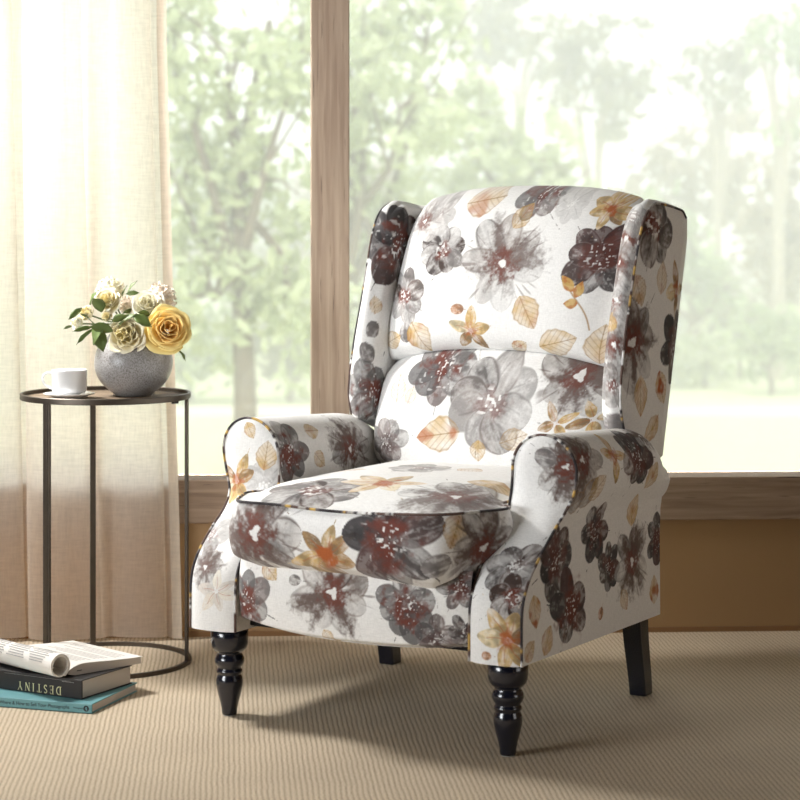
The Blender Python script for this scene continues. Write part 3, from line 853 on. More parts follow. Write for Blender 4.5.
# pillows of the back
LEAN = math.radians(17)
def pillow(name, key, x0, x1, s0, s1, base_y, base_z, T, seam_off=0, px=4.5, ps=3.2, back=.35, slump=0, parent=chair, topdrop=0, arch_b=0, arch_t=0, taper=0):
    """pillow whose middle plane leans back; s runs up the lean"""
    W = (x1-x0)/2; H = (s1-s0)/2; xc = (x0+x1)/2; sc_ = (s0+s1)/2
    nu = ns(2*W*1.25); nv = ns(2*H*1.3)
    a = np.sin(np.linspace(-PI/2, PI/2, nu))*.65+np.linspace(-1, 1, nu)*.35
    b = np.sin(np.linspace(-PI/2, PI/2, nv))*.65+np.linspace(-1, 1, nv)*.35
    A, B = np.meshgrid(a, b, indexing='ij')
    # rounded rectangle corners
    k = 1-.07*np.clip(np.abs(B), 0, 1)**6*1.0
    k2 = 1-.06*np.clip(np.abs(A), 0, 1)**4
    D = ((1-np.abs(A)**px)*(1-np.abs(B)**ps)).clip(0)**(1/2.3)
    if slump: D = D*(1+slump*(-B)*(1-np.abs(B)))
    pans = []
    for sg, th in ((1, T), (-1, T*back)):
        if sg < 0:
            st = max(1, nu//60); A_, B_, D_, K_, K2_ = [q_[::st, ::st] for q_ in (A, B, D, k, k2)]
            # keep the last row and column so the two halves meet
            A_ = np.concatenate([A_, A[-1:, ::st]]); B_ = np.concatenate([B_, B[-1:, ::st]]); D_ = np.concatenate([D_, D[-1:, ::st]]); K_ = np.concatenate([K_, k[-1:, ::st]]); K2_ = np.concatenate([K2_, k2[-1:, ::st]])
        else: A_, B_, D_, K_, K2_ = A, B, D, k, k2
        X = xc+A_*W*K_; S = sc_+B_*H*np.where(B_ > 0, K2_, 1)-topdrop*np.abs(A_)**2.2*sst(.2, 1, B_)-arch_b*np.abs(A_)**2.5*sst(0, 1, -B_)-arch_t*np.abs(A_)**2.5*sst(0, 1, B_)
        X = X+taper*np.clip(-A_, 0, 1)*B_
        d = th*D_*sg
        Y = base_y+S*math.sin(LEAN)-d*math.cos(LEAN); Z = base_z+S*math.cos(LEAN)-d*math.sin(LEAN)*.6
        P = np.stack([X, Y, Z], -1)
        p = panel(P, key if sg > 0 else 'none', np.stack([X, S], -1)); p['flip'] = sg < 0
        pans.append(p)
    return upholstery(name, pans, FAB, parent)
# s measured from z=.45 on the seam plane y=.215
pillow('lumbar_cushion', 'lumbar', -.288, .292, .0, .294, .213, .462, .125, slump=.25, px=4, ps=3.0, arch_t=.050)
pillow('headrest_cushion', 'head', -.286, .293, .266, .640, .213, .462, .118, px=4.5, ps=3.6, topdrop=.018, arch_b=.038, taper=.020)

# wings
def make_wing(s):
    nm = 'right' if s > 0 else 'left'
    # side outline in (y,z): front edge bottom->top, top, rear edge
    F = smooth_path([(.150, .570, 0), (.134, .612, 0), (.134, .66, 0), (.141, .70, 0), (.152, .75, 0), (.178, .83, 0), (.198, .89, 0), (.222, .955, 0), (.245, .995, 0), (.272, 1.020, 0), (.305, 1.033, 0)], .003)[:, :2]
    m = len(F)
    tz = np.linspace(0, 1, m)
    Bz = .50+(1.0-.50)*tz; By = .342+(.487-.342)*tz
    # rear edge rises to the top corner, last rows close along the top line
    Bp = np.stack([By, Bz], -1)
    n = ns(.26); a = np.linspace(0, 1, n)[None, :, None]
    top = np.stack([np.linspace(.305, .487, n), 1.033-.022*np.linspace(0, 1, n)**1.5], -1)
    botm = np.stack([np.linspace(.150, .342, n), .570-.07*np.linspace(0, 1, n)], -1)
    Bp[:, 1] = .50+(top[-1, 1]-.50)*tz
    # Coons patch
    u = a[..., 0]; v = tz[:, None]
    S = (F[:, None]*(1-a)+Bp[:, None]*a)+(botm[None]*(1-v[..., None])+top[None]*v[..., None])
    rc = np.array([-.014, -.012])*(sst(.72, 1, u)*sst(.86, 1, v))[..., None]**1.2
    S = S+rc
    S = S-(F[0]*((1-u)*(1-v))[..., None]+Bp[0]*(u*(1-v))[..., None]+F[-1]*((1-u)*v)[..., None]+Bp[-1]*(u*v)[..., None])
    ue = np.minimum(1, 6*u)*np.ones_like(v); 
    edge = np.minimum(np.minimum(u, 1-u)*n*SP, np.minimum(v, 1-v)*m*.003)
    puff = sst(0, .05, edge)
    dx_ = 0 if s > 0 else -.016
    xo = .343+dx_+.010*puff                              # outer face, slightly padded
    xin = .297+dx_-.006*puff
    if s < 0: S = S+np.stack([.022+.016*np.sin(PI*np.clip(v, 0, 1))*(1-u), 0*u*v], -1)
    OUT = np.stack([xo*s+0*S[..., 0], S[..., 0], S[..., 1]], -1)
    INN = np.stack([xin*s+0*S[..., 0], S[..., 0]+.0*S[..., 0], S[..., 1]], -1)
    # inner face starts rounded at the front edge
    rnd_ = np.clip(1-edge/.016, 0, 1)
    INN[..., 0] += s*.012*rnd_**2
    po = panel(OUT, 'wing_out_'+nm, np.stack([S[..., 0], S[..., 1]], -1)); pi_ = panel(INN, 'wing_in_'+nm, np.stack([S[..., 0], S[..., 1]], -1))
    # band round the edge
    loopO = np.concatenate([OUT[:, 0], OUT[-1, 1:], OUT[::-1, -1][1:], OUT[0, ::-1][1:]]); loopI = np.concatenate([INN[:, 0], INN[-1, 1:], INN[::-1, -1][1:], INN[0, ::-1][1:]])
    w = ns(.045); c_ = np.linspace(0, 1, w)[None, :, None]
    BN = loopO[:, None]*(1-c_)+loopI[:, None]*c_
    cen = np.array([0, .30, .80]); dv = loopO-cen; dv[:, 0] = 0; dv /= np.linalg.norm(dv, axis=1)[:, None]
    BN = BN+dv[:, None]*(.009*np.sin(PI*c_[..., 0])[..., None])
    al = np.r_[0, np.cumsum(np.linalg.norm(np.diff(loopO, axis=0), axis=1))]
    if s > 0: pi_ = panel(INN, 'wing_band_right', np.stack([S[..., 0]-.30+xin, S[..., 1]], -1)); pi_['flip'] = True; pbn = panel(BN, 'wing_band_right', np.stack([BN[..., 1]-.30+BN[..., 0], BN[..., 2]], -1))
    else: pbn = panel(BN, 'wing_in_left', np.stack([BN[..., 1]-(1-c_[..., 0])*.04, BN[..., 2]], -1))
    po['flip'] = s < 0; pi_['flip'] = s > 0; pbn['flip'] = s < 0
    w_ = upholstery('wing', [po, pi_, pbn], FAB, chair)
    k = len(OUT[:, 0])+len(OUT[-1])-1
    pts = [tuple(loopO[i]) for i in range(0, m+n-6, 9)]
    piping('piping', [(pts, False)], w_, seed=31 if s > 0 else 47)
make_wing(1); make_wing(-1)

# back shell between and behind the wings, and back of the base
def leanbox(name, prof, x0, x1, parent, mat, key='none', sp=.004):
    """closed side profile (y,z) extruded over x"""
    P = smooth_path([(0, a_, b_) for a_, b_ in prof], sp, True)
    n = max(2, int((x1-x0)/.01)); X = np.linspace(x0, x1, n)
    G = np.repeat(P[:, None], n, 1); G[..., 0] = X[None]
    G = np.concatenate([G, G[:1]])
    p = panel(G, key, 'xz')
    pans = [p]
    for xx, fl in ((x0, True), (x1, False)):
        c0 = P.mean(0); t9 = np.linspace(0, 1, 5)[None, :, None]
        ring = np.concatenate([P, P[:1]]); g = ring[:, None]*(1-t9)+c0*t9; g[..., 0] = xx
        q_ = panel(g, key, 'yz'); q_['flip'] = fl; pans.append(q_)
    return upholstery(name, pans, mat, parent)
leanbox('backrest', [(.250, .40), (.262, .55), (.300, .70), (.345, .85), (.378, .97), (.388, 1.005), (.405, 1.028), (.440, 1.030), (.478, 1.018), (.482, .98), (.44, .82), (.395, .66), (.350, .50), (.318, .36), (.300, .30), (.262, .30)], -.302, .302, chair, FAB)
leanbox('back_panel', [(.235, .190), (.235, .30), (.245, .38), (.270, .42), (.296, .43), (.284, .36), (.274, .26), (.270, .192), (.255, .187)], -.355, .355, chair, FAB)
bm = bmesh.new(); add_box(bm, -.36, .36, -.30, .28, .185, .215, .004); add_box(bm, -.262, .262, -.30, .26, .215, .318, .004)
bm_obj('seat_frame', bm, M['dust_cloth'], chair)

# turned front legs and raked square rear legs
prof = [(.0142, 0), (.0155, .004), (.0160, .012), (.0190, .026), (.0235, .042), (.0268, .058), (.0272, .068), (.0262, .075), (.0236, .0805), (.0236, .083), (.0262, .085), (.0262, .090), (.0238, .0925), (.0238, .096), (.0275, .100), (.0302, .107), (.0302, .113), (.0275, .119), (.0250, .123), (.0255, .126), (.0300, .129), (.0355, .136), (.0378, .145), (.0382, .155), (.0382, .186)]
from math import cos, sin
for s, cx in ((1, .314), (-1, -.322)):
    l = lathe('front_leg', prof[0:], M['lacquer'], chair, 48, (cx, -.297, .0015))
    lathe('glide', [(.0128, -.0015), (.0128, .001)], M['glide'], l, 24)
def rear_leg(x0):
    V = []; F = []
    for i in range(13):
        t = i/12; z = .0+.20*t; w = .0185+.003*t; d = .019+.005*t
        yc = .300-.030*sst(0, 1, t)+.012*sin(PI*t)*-.4
        for sx_, sy_ in ((-1, -1), (1, -1), (1, 1), (-1, 1)): V.append((x0+sx_*w, yc+sy_*d, z))
    for i in range(12):
        for k in range(4): F.append((i*4+k, i*4+(k+1) % 4, (i+1)*4+(k+1) % 4, (i+1)*4+k))
    F.append((3, 2, 1, 0)); F.append((48, 49, 50, 51))
    o = mesh_obj('rear_leg', V, F, M['lacquer'], chair, False)
    bv = o.modifiers.new('Bevel', 'BEVEL'); bv.width = .003; bv.segments = 2
    return o
rear_leg(.312); rear_leg(-.305)

# ------------------------------------------------------------------ side table
TX, TY, TR = -.664, 4.852, .190
table = thing('side_table', 'round dark iron side table with three slim legs and a floor ring, left of armchair', 'side table', (TX, TY, 0))
prof = [(TR-.010, .5955), (TR, .5955), (TR+.0015, .597), (TR+.0015, .6075), (TR, .609), (TR-.004, .609), (TR-.0055, .6075), (TR-.0055, .6012), (TR-.010, .6012)]
def ring_solid(name, prof, mat, parent, n=128):
    V = []; F = []; m = len(prof)
    for k in range(n):
        a = 2*PI*k/n
        for r, z in prof: V.append((r*math.cos(a), r*math.sin(a), z))
    for k in range(n):
        k2 = (k+1) % n
        for i in range(m):
            i2 = (i+1) % m; F.append((k*m+i, k2*m+i, k2*m+i2, k*m+i2))
    return mesh_obj(name, V, F, mat, parent, False)
ring_solid('tray_rim', prof, M['iron'], table)
lathe('tray_top', [(.0, .5965), (TR-.006, .5965), (TR-.006, .600), (0, .600)], M['tray_wood'], table, 96)
ring_solid('base_ring', [(TR-.0065, 0), (TR+.0025, 0), (TR+.0025, .009), (TR-.0065, .009)], M['iron'], table)
for ang in (107, 234, 352):
    a = math.radians(ang); cx, cy = (TR-.003)*math.cos(a), (TR-.003)*math.sin(a)
    bm = bmesh.new(); add_box(bm, -.0035, .0035, -.0065, .0065, .008, .5965, .001)
    if ang == 234:
        add_box(bm, -.0035, .0035, .0078, .0125, .008, .5965, .001)
    l = bm_obj('leg', bm, M['iron'], table); l.location = (cx, cy, 0); l.rotation_euler = (0, 0, a)
a = math.radians(20)
bm = bmesh.new(); add_box(bm, -.004, .004, -.008, .008, .589, .5955, .001)
cl = bm_obj('clip', bm, M['iron_dark'], table); cl.location = ((TR-.014)*math.cos(math.radians(-22)), (TR-.014)*math.sin(math.radians(-22)), 0); cl.rotation_euler = (0, 0, math.radians(-37))

ZT = .6003
def at_px(px, Y): return (px-400)/2150*Y
# saucer and cup
SX, SY = at_px(69, 4.80), 4.80
sau = lathe('saucer', [(.0, 0), (.028, 0), (.030, .002), (.044, .0055), (.0565, .0095), (.0575, .0112), (.0560, .0115), (.044, .0080), (.030, .0048), (.0, .0042)], M['porcelain'], None, 72, (SX, SY, ZT))
tag(sau, 'white porcelain saucer under the cup on the round iron table', 'saucer')
cup = thing('teacup', 'white straight-sided porcelain cup with a loop handle, standing on the saucer', 'cup', (SX+.001, SY, ZT+.0046))
pr_ = [(0, 0), (.022, 0), (.023, .002), (.0235, .005), (.0325, .008), (.0355, .012), (.0362, .020), (.0365, .054), (.0370, .057), (.0360, .058), (.0345, .055), (.0342, .026), (.031, .015), (.02, .0105), (0, .010)]
lathe('body', pr_, M['porcelain'], cup, 72)
hp = [(-.0355, 0, .049), (-.047, 0, .050), (-.0555, 0, .044), (-.0565, 0, .033), (-.050, 0, .022), (-.0360, 0, .016)]
mb = MB(); mb.tube(smooth_path(hp, .002), .0030, 12); h_ = mb.build('handle', M['porcelain'], cup); cup.rotation_euler = (0, 0, math.radians(-8)); cup.scale = (1.08, 1.08, 1.02)

# vase
VX, VY = at_px(133.5, 4.865), 4.865
R = .0885
pv = [(0, 0), (.036, 0), (.042, .002)]
for k in range(1, 26):
    a = -58+ (58+50)*k/25; a = math.radians(a)
    pv.append((R*math.cos(a), .0755+R*.89*math.sin(a)))
top_r = pv[-1][0]; tz_ = pv[-1][1]
pv += [(top_r-.002, tz_+.004), (top_r-.006, tz_+.004)]
for k in range(24, 0, -2):
    a = math.radians(-58+108*k/25); pv.append(((R-.006)*math.cos(a), .0755+(R-.006)*.89*math.sin(a)))
pv.append((0, .012))
vase = tag(lathe('flower_vase', pv, M['speckled_glaze'], None, 96, (VX, VY, ZT)), 'round speckled grey ceramic vase holding roses on the iron side table', 'vase')

# flowers
def depth_attr(o, vals):
    at = o.data.attributes.new('depth', 'FLOAT', 'POINT'); at.data.foreach_set('value', np.asarray(vals, np.float32))
def rose_mesh(name, R, mat, parent, seed, n=26, openness=1., squash=.8, ruffle=.1):
    """layers of cupped petals spiralling about +Z"""
    rnd = random.Random(seed); V = []; F = []; D = []
    nu, nv = 13, 9
    for k in range(n):
        t = k/(n-1)
        ang = k*2.39996+rnd.uniform(-.2, .2)
        rad = R*(.10+.88*t**.75)                     # distance of the petal wall
        tilt = (.05+1.05*t**1.6)*openness
        h = R*(.95-.25*t)*squash*1.25
        wid = 1.45-.35*t+rnd.uniform(-.15, .15); hk = rnd.uniform(.9, 1.08); off = rnd.uniform(-.04, .04)
        for i in range(nu):
            a = (i/(nu-1)-.5)*2
            for j in range(nv):
                b = j/(nv-1)
                hb = b*(1-.16*abs(a)**2.5)
                r = rad*(.30+.70*math.sin(min(1, hb*1.15)*PI/2))+tilt*R*.20*hb**3
                r += ruffle*R*.16*math.sin(a*4+k*1.7)*hb**2+R*.02*math.sin(a*9+k*2)*hb+off*R+R*.10*t*sst(.82, 1., hb)*openness
                z = -R*.55*squash*(.3+.7*t)+h*hk*hb*(1-.30*tilt*hb)+R*.05*math.sin(5*a+k)*hb-R*.10*abs(a)**3*hb*t
                th = ang+a*wid*(.55+.45*math.sin(min(1, hb*1.4)*PI/2))*(1-.0*hb)
                V.append((r*cos(th), r*sin(th), z)); D.append(min(1, .15+.85*t*(.4+.6*b)+.25*(b-.5)))
        o = k*nu*nv
        for i in range(nu-1):
            for j in range(nv-1): F.append((o+i*nv+j, o+(i+1)*nv+j, o+(i+1)*nv+j+1, o+i*nv+j+1))
    ob = mesh_obj(name, V, F, mat, parent); depth_attr(ob, D)
    sd = ob.modifiers.new('Solidify', 'SOLIDIFY'); sd.thickness = R*.025
    return ob
def leaf_mesh(name, L, w, parent, M4, mat=None, curl=.2):
    V = []; F = []
    n, m = 9, 5
    for i in range(n):
        t = i/(n-1); ww = w*.78*math.sin(PI*min(1, t*.97+.015))**.9*(1.25-.6*t)*(1+.07*math.sin(t*34))
        for j in range(m):
            s_ = (j/(m-1)-.5)*2
            V.append(M4 @ Vector((L*t, ww*s_, abs(s_)*ww*.35-curl*L*t*t+.04*L*math.sin(t*9+s_*2)*abs(s_))))
    for i in range(n-1):
        for j in range(m-1): F.append((i*m+j, (i+1)*m+j, (i+1)*m+j+1, i*m+j+1))
    o = mesh_obj(name, V, F, mat or M['leaf_green'], parent)
    sd = o.modifiers.new('Solidify', 'SOLIDIFY'); sd.thickness = .0006
    return o
def hydrangea(name, R, mat, parent, seed):
    rnd = random.Random(seed); V = []; F = []; D = []
    N_ = 60
    for k in range(N_):
        z = 1-1.5*k/N_; ph = k*2.39996; rr = math.sqrt(max(0, 1-z*z))
        nrm_ = Vector((rr*cos(ph), rr*sin(ph), z)); c0 = nrm_*R*rnd.uniform(.86, 1.0)
        q_ = nrm_.to_track_quat('Z', 'Y').to_matrix()
        s_ = R*.24*rnd.uniform(.8, 1.15); a0 = rnd.uniform(0, 6)
        for p in range(4):
            a = a0+p*PI/2; o = len(V)
            for (dr, da, dz) in ((0, 0, -.3), (.75, -.55, .15), (1.15, 0, .35), (.75, .55, .15)):
                V.append(c0+q_ @ Vector((s_*dr*cos(a+da), s_*dr*sin(a+da), s_*dz))); D.append(.2+.8*dr/1.15)
            F.append((o, o+1, o+2, o+3))
    core = len(V)
    bm = bmesh.new(); bmesh.ops.create_icosphere(bm, subdivisions=2, radius=R*.82)
    for v in bm.verts: V.append(v.co.copy()); D.append(.15)
    for f in bm.faces: F.append(tuple(core+v.index for v in f.verts))
    bm.free()
    o = mesh_obj(name, V, F, mat, parent); depth_attr(o, D); return o
def flower(name, label, cat, px, py, Y, Rr, mat, seed, face, kind='rose', group=None, **kw):
    """face = direction the bloom looks to"""
    z = 1-(py-219)/2150*Y
    t = thing(name, label, cat, (at_px(px, Y), Y, z), 0, group or 'flowers in the grey vase')
    q_ = Vector(face).to_track_quat('Z', 'Y')
    bl = rose_mesh('blossom', Rr, mat, t, seed, **kw) if kind == 'rose' else hydrangea('blossom', Rr, mat, t, seed)
    bl.rotation_mode = 'QUATERNION'; bl.rotation_quaternion = q_
    # stem down into the vase
    f = Vector(face).normalized(); st = -f*Rr*.45
    tgt = Vector((VX+random.Random(seed).uniform(-.02, .02), VY+random.Random(seed+1).uniform(-.02, .02), ZT+.03))-Vector(t.location)
    mouth = Vector((VX+(t.location.x-VX)*.30, VY+(t.location.y-VY)*.30, ZT+.150))-Vector(t.location)
    mb = MB(); mb.tube(smooth_path([tuple(st), tuple((st+mouth)/2+Vector((0, 0, .004))), tuple(mouth), tuple(tgt)], .006), .0017, 8); mb.build('stem', M['stem_green'], t)
    if kind == 'rose' and Rr < .03:   # sepals of the small buds
        for k in range(4):
            a = k*PI/2+.4
            m4 = q_.to_matrix().to_4x4() @ Matrix.Translation((0, 0, -Rr*.55)) @ Matrix.Rotation(a, 4, 'Z') @ Matrix.Rotation(math.radians(-40), 4, 'Y')
            leaf_mesh('sepal', Rr*1.3, Rr*.22, t, m4, curl=-.1)
    return t
def leaves(t, specs):
    """specs: (px, py, Y, L, w, direction, roll)"""
    for px, py, Y, L, w, d, roll in specs:
        p = Vector((at_px(px, Y), Y, 1-(py-219)/2150*Y))-Vector(t.location)
        q_ = Vector(d).to_track_quat('X', 'Z').to_matrix().to_4x4()
        leaf_mesh('leaf', L, w, t, Matrix.Translation(p) @ q_ @ Matrix.Rotation(roll, 4, 'X'))
fy = flower('rose', 'large open yellow rose at the right of the bouquet', 'flower', 168, 329.5, 4.80, .0455, M['petal_yellow'], 3, (.22, -1, .28), n=21, openness=1.0, ruffle=.35)
fc = flower('rose', 'cream rose hanging over the front lip of the vase, centre of the bouquet', 'flower', 127, 335, 4.79, .0385, M['petal_cream'], 8, (-.12, -1, .12), n=22, openness=.7, ruffle=.9)
fw = flower('rose', 'white rose above and left of the big yellow rose', 'flower', 147.5, 305.5, 4.83, .034, M['petal_white'], 15, (.0, -.9, .55), n=17, openness=.8, ruffle=.5)
fh = flower('hydrangea', 'pale blush hydrangea head at the top right of the bouquet', 'flower', 160, 299, 4.875, .036, M['petal_blush'], 21, (.2, -.5, .9), 'hyd')
fk = flower('rose', 'cream rose at the upper left of the bouquet', 'flower', 108, 302, 4.83, .030, M['petal_cream'], 27, (-.25, -.9, .5), n=15, openness=.6, ruffle=.6)
fp = flower('hydrangea', 'pale cream hydrangea head at the very top left of the bouquet', 'flower', 110, 292, 4.89, .034, M['petal_white'], 33, (-.2, -.5, .9), 'hyd')
fb = flower('rosebud', 'small cream rosebud left of the bouquet, above the lowest bud', 'flower', 87.5, 313.5, 4.84, .0185, M['petal_cream'], 38, (-.6, -.7, .5), n=14, openness=.35, squash=1.1)
fb2 = flower('rosebud', 'pale rosebud at the far left edge of the bouquet', 'flower', 78, 323, 4.84, .0165, M['petal_white'], 44, (-.8, -.5, .2), n=14, openness=.35, squash=1.1)
fb3 = flower('hydrangea', 'small pale filler blossom in the middle of the bouquet between the leaves', 'flower', 128, 305, 4.86, .022, M['petal_blush'], 50, (0, -.9, .5), 'hyd')
fb4 = flower('rosebud', 'tiny cream bud low in the middle of the bouquet', 'flower', 107, 317, 4.81, .013, M['petal_cream'], 55, (-.2, -.9, .5), n=12, openness=.3, squash=1.1)
leaves(fk, [(102, 312, 4.80, .045, .020, (-.3, -.4, .75), .5), (97, 330, 4.79, .050, .021, (.35, -.2, -1.0), .8), (104, 322, 4.78, .055, .022, (-.5, -.2, -.8), -.5)])
leaves(fc, [(118, 326, 4.78, .050, .014, (1., -.2, .95), .6), (112, 322, 4.78, .048, .013, (.9, -.3, .5), -.9), (113, 331, 4.77, .055, .017, (-.85, -.2, .25), 1.2)])
leaves(fw, [(133, 316, 4.775, .048, .018, (1., -.15, -.45), .9), (131, 309, 4.80, .042, .015, (-.7, -.1, -.8), .7)])
leaves(fp, [(128, 292, 4.84, .032, .008, (.55, 0, 1.), .5), (126, 294, 4.83, .030, .008, (.9, -.1, .15), 1.2), (122, 298, 4.82, .030, .007, (.2, -.1, 1.), .4)])
leaves(fb, [(90, 305, 4.83, .038, .012, (.35, -.2, 1.), .9), (82, 308, 4.83, .040, .010, (-1., -.1, -.75), 1.2), (95, 325, 4.83, .046, .006, (-.8, -.1, .9), .4)])
leaves(fb2, [(92, 327, 4.82, .044, .008, (-1., -.1, -.15), 1.2), (93, 329, 4.82, .050, .008, (-1., -.1, -.75), 1.0), (72, 326, 4.82, .02, .005, (-.9, 0, -.2), 1.0)])
leaves(fy, [(150, 316, 4.80, .03, .012, (-.8, -.2, .4), .8), (178, 350, 4.86, .03, .008, (.6, 0, -.6), .4)])

# ------------------------------------------------------------------ books
def text_mesh(name, s, size, mat, parent, loc, rot, ext=.0002, sx=1., bold=0.):
    cu = bpy.data.curves.new(name, 'FONT'); cu.body = s; cu.size = size; cu.extrude = ext; cu.offset = bold
    cu.align_x = 'CENTER'; cu.align_y = 'CENTER'
    tmp = bpy.data.objects.new(name, cu); C.objects.link(tmp)
    dg = bpy.context.evaluated_depsgraph_get(); me = bpy.data.meshes.new_from_object(tmp.evaluated_get(dg))
    bpy.data.objects.remove(tmp); me.materials.clear(); me.materials.append(mat)
    o = bpy.data.objects.new(name, me); C.objects.link(o); o.parent = parent; o.location = loc; o.rotation_euler = rot; o.scale = (sx, 1, 1)
    return o
def book(name, label, loc, rz, L, W, T, cov, group):
    """spine along -x from the corner at the origin, width along +y"""
    t = thing(name, label, 'book', loc, rz, group)
    c_ = .0022
    bm = bmesh.new()
    add_box(bm, -L, 0, 0, W, 0, c_, .0006); add_box(bm, -L, 0, 0, W, T-c_, T, .0006); add_box(bm, -L, 0, -.001, .003, .0004, T-.0004, .0012)
    bm_obj('cover', bm, cov, t)
    bm = bmesh.new(); add_box(bm, -L+.003, -.003, .003, W-.003, c_, T-c_)
    bm_obj('pages', bm, M['page_edge'], t)
    return t
b1 = book('book', 'teal paperback lying at the bottom of the book stack on the carpet', (-.622, 4.343, .0005), -math.radians(18), .30, .215, .0195, M['cover_teal'], 'books stacked on the carpet')
text_mesh('title', 'Where & How to Sell Your Photographs', .0105, M['ink_dark'], b1, (-.130, -.0012, .0098), (PI/2, 0, 0), sx=.92)
text_mesh('author', 'Photography', .0045, M['ink_dark'], b1, (-.030, -.0012, .0098), (PI/2, 0, 0))
bm = bmesh.new(); bmesh.ops.create_circle(bm, cap_ends=True, radius=.0062, segments=28)
lg = bm_obj('logo', bm, M['ink_dark'], b1, False, (-.0125, -.0016, .0098)); lg.rotation_euler = (PI/2, 0, 0)
text_mesh('logo_letter', 'q', .0098, M['cover_teal'], lg, (0, .0013, .0004), (0, 0, 0), bold=.0002)
b2 = book('book', 'thick black hardback lying upside down in the middle of the book stack', (-.648, 4.382, .0205), -math.radians(29), .29, .172, .0395, M['cover_black'], 'books stacked on the carpet')
def serif_text(name, word, H, mat, parent, loc, rot, gap=.35, depth=.0003):
    """capital letters with serifs built from strokes"""
    bm = bmesh.new(); st = .13; th = .055
    def r(x0, x1, z0, z1):
        vs = [bm.verts.new((x0*H, z0*H, 0)), bm.verts.new((x1*H, z0*H, 0)), bm.verts.new((x1*H, z1*H, 0)), bm.verts.new((x0*H, z1*H, 0))]; bm.faces.new(vs)
    def poly(pts, w):
        for (xa, za), (xb, zb_) in zip(pts[:-1], pts[1:]):
            d = math.hypot(xb-xa, zb_-za); nx_, nz2 = -(zb_-za)/d*w/2, (xb-xa)/d*w/2
            vs = [bm.verts.new(((xa+nx_)*H, (za+nz2)*H, 0)), bm.verts.new(((xb+nx_)*H, (zb_+nz2)*H, 0)), bm.verts.new(((xb-nx_)*H, (zb_-nz2)*H, 0)), bm.verts.new(((xa-nx_)*H, (za-nz2)*H, 0))]; bm.faces.new(vs)
    x = 0
    W_ = {'D': .78, 'E': .64, 'S': .55, 'T': .72, 'I': .3, 'N': .82, 'Y': .78}
    for ch in word:
        w = W_[ch]; o = x
        def serif(cx, z, ww=.15): r(o+cx-ww, o+cx+ww, z-th/2 if z > .5 else 0, 1 if z > .5 else th)
        if ch == 'D':
            r(o+.08, o+.08+st, 0, 1); r(o, o+.35, 0, th); r(o, o+.35, 1-th, 1)
            poly([(o+.3+.40*sin(a), .5+.47*cos(a)) for a in [PI*i/10 for i in range(11)]], .11)
        elif ch == 'E':
            r(o+.08, o+.08+st, 0, 1); r(o, o+w-.05, 0, th); r(o, o+w-.08, 1-th, 1); r(o+.1, o+w-.2, .48, .48+th)
            r(o+w-.11, o+w-.05, 0, .22); r(o+w-.14, o+w-.08, .78, 1); r(o+w-.24, o+w-.19, .38, .62)
        elif ch == 'S':
            poly([(o+.26+.19*cos(a), .75+.22*sin(a)) for a in [.5+(PI*1.5-.5)*i/9 for i in range(10)]], .10)
            poly([(o+.26+.19*cos(a), .26+.23*sin(a)) for a in [PI/2-(PI*1.5-.3)*i/9 for i in range(10)]], .12)
        elif ch == 'T':
            r(o+w/2-st/2-.03, o+w/2+st/2-.03, 0, 1); r(o, o+w-.06, 1-th, 1); serif(w/2-.03, 0); r(o, o+.05, .8, 1); r(o+w-.11, o+w-.06, .8, 1)
        elif ch == 'I': r(o+.09, o+.09+st, 0, 1); serif(.155, 0, .14); serif(.155, 1, .14)
        elif ch == 'N':
            r(o+.10, o+.16, 0, 1); r(o+w-.18, o+w-.12, 0, 1); poly([(o+.12, 1), (o+w-.15, 0)], .14); serif(.13, 0, .12); serif(.06, 1, .1); serif(w-.15, 1, .12)
        elif ch == 'Y':
            poly([(o+.08, 1), (o+.37, .46)], .13); poly([(o+.66, 1), (o+.37, .46)], .06); r(o+.31, o+.43, 0, .48); serif(.37, 0, .15); serif(.1, 1, .13); serif(.66, 1, .11)
        x += w+gap*.5
    for v in bm.verts: v.co.x -= x*H/2
    return bm_obj(name, bm, mat, parent, False, loc) if rot is None else _rot(bm_obj(name, bm, mat, parent, False, loc), rot)
def _rot(o, r): o.rotation_euler = r; return o
serif_text('title', 'DESTINY', .0172, M['ink_cream'], b2, (-.112, -.0014, .0205), (PI/2, PI, 0), gap=.68)
bm = bmesh.new(); add_box(bm, -.20, -.028, -.0016, -.0008, .0345, .0348)
bm_obj('rule', bm, M['ink_grey'], b2)
bm = bmesh.new()
for k in range(9): add_box(bm, -.050+k*.0035, -.048+k*.0035, -.0016, -.0008, .0318, .0332)
bm_obj('small_print', bm, M['ink_grey'], b2)

# open magazine with one side rolled under
mag = thing('magazine', 'open white magazine with one half rolled over, on top of the book stack', 'magazine', (-.683, 4.412, .0602), -math.radians(45))
# local x runs to the right-back (page width) after turning; local y runs left-back (along the fold)
mag.rotation_euler = (0, 0, math.radians(45))
Lm = .245
# right-hand page block: profile in (x,z)
bt = [(.004, .004), (.02, .0005), (.06, 0), (.12, 0), (.192, .0)]
tp = [(.190, .0135), (.13, .0155), (.07, .0200), (.035, .0215), (.015, .0165), (.002, .0100)]
def extrude_profile(name, prof, y0, y1, mat, parent, n=16, shear=0, closed=True, wave=0):
    V = []; F = []; m = len(prof)
    for i in range(n+1):
        t = i/n; y = y0+(y1-y0)*t
        for (a_, b_) in prof: V.append((a_+shear*t, y, b_+wave*math.sin(t*PI*1.5+a_*9)*max(0, a_)*3))
    for i in range(n):
        for k in range(m if closed else m-1):
            k2 = (k+1) % m; F.append((i*m+k, (i+1)*m+k, (i+1)*m+k2, i*m+k2))
    if closed: F.append(tuple(range(m))); F.append(tuple(n*m+k for k in reversed(range(m))))
    return mesh_obj(name, V, F, mat, parent, False)
extrude_profile('page_block', bt+tp, 0, Lm, M['page_edge'], mag)
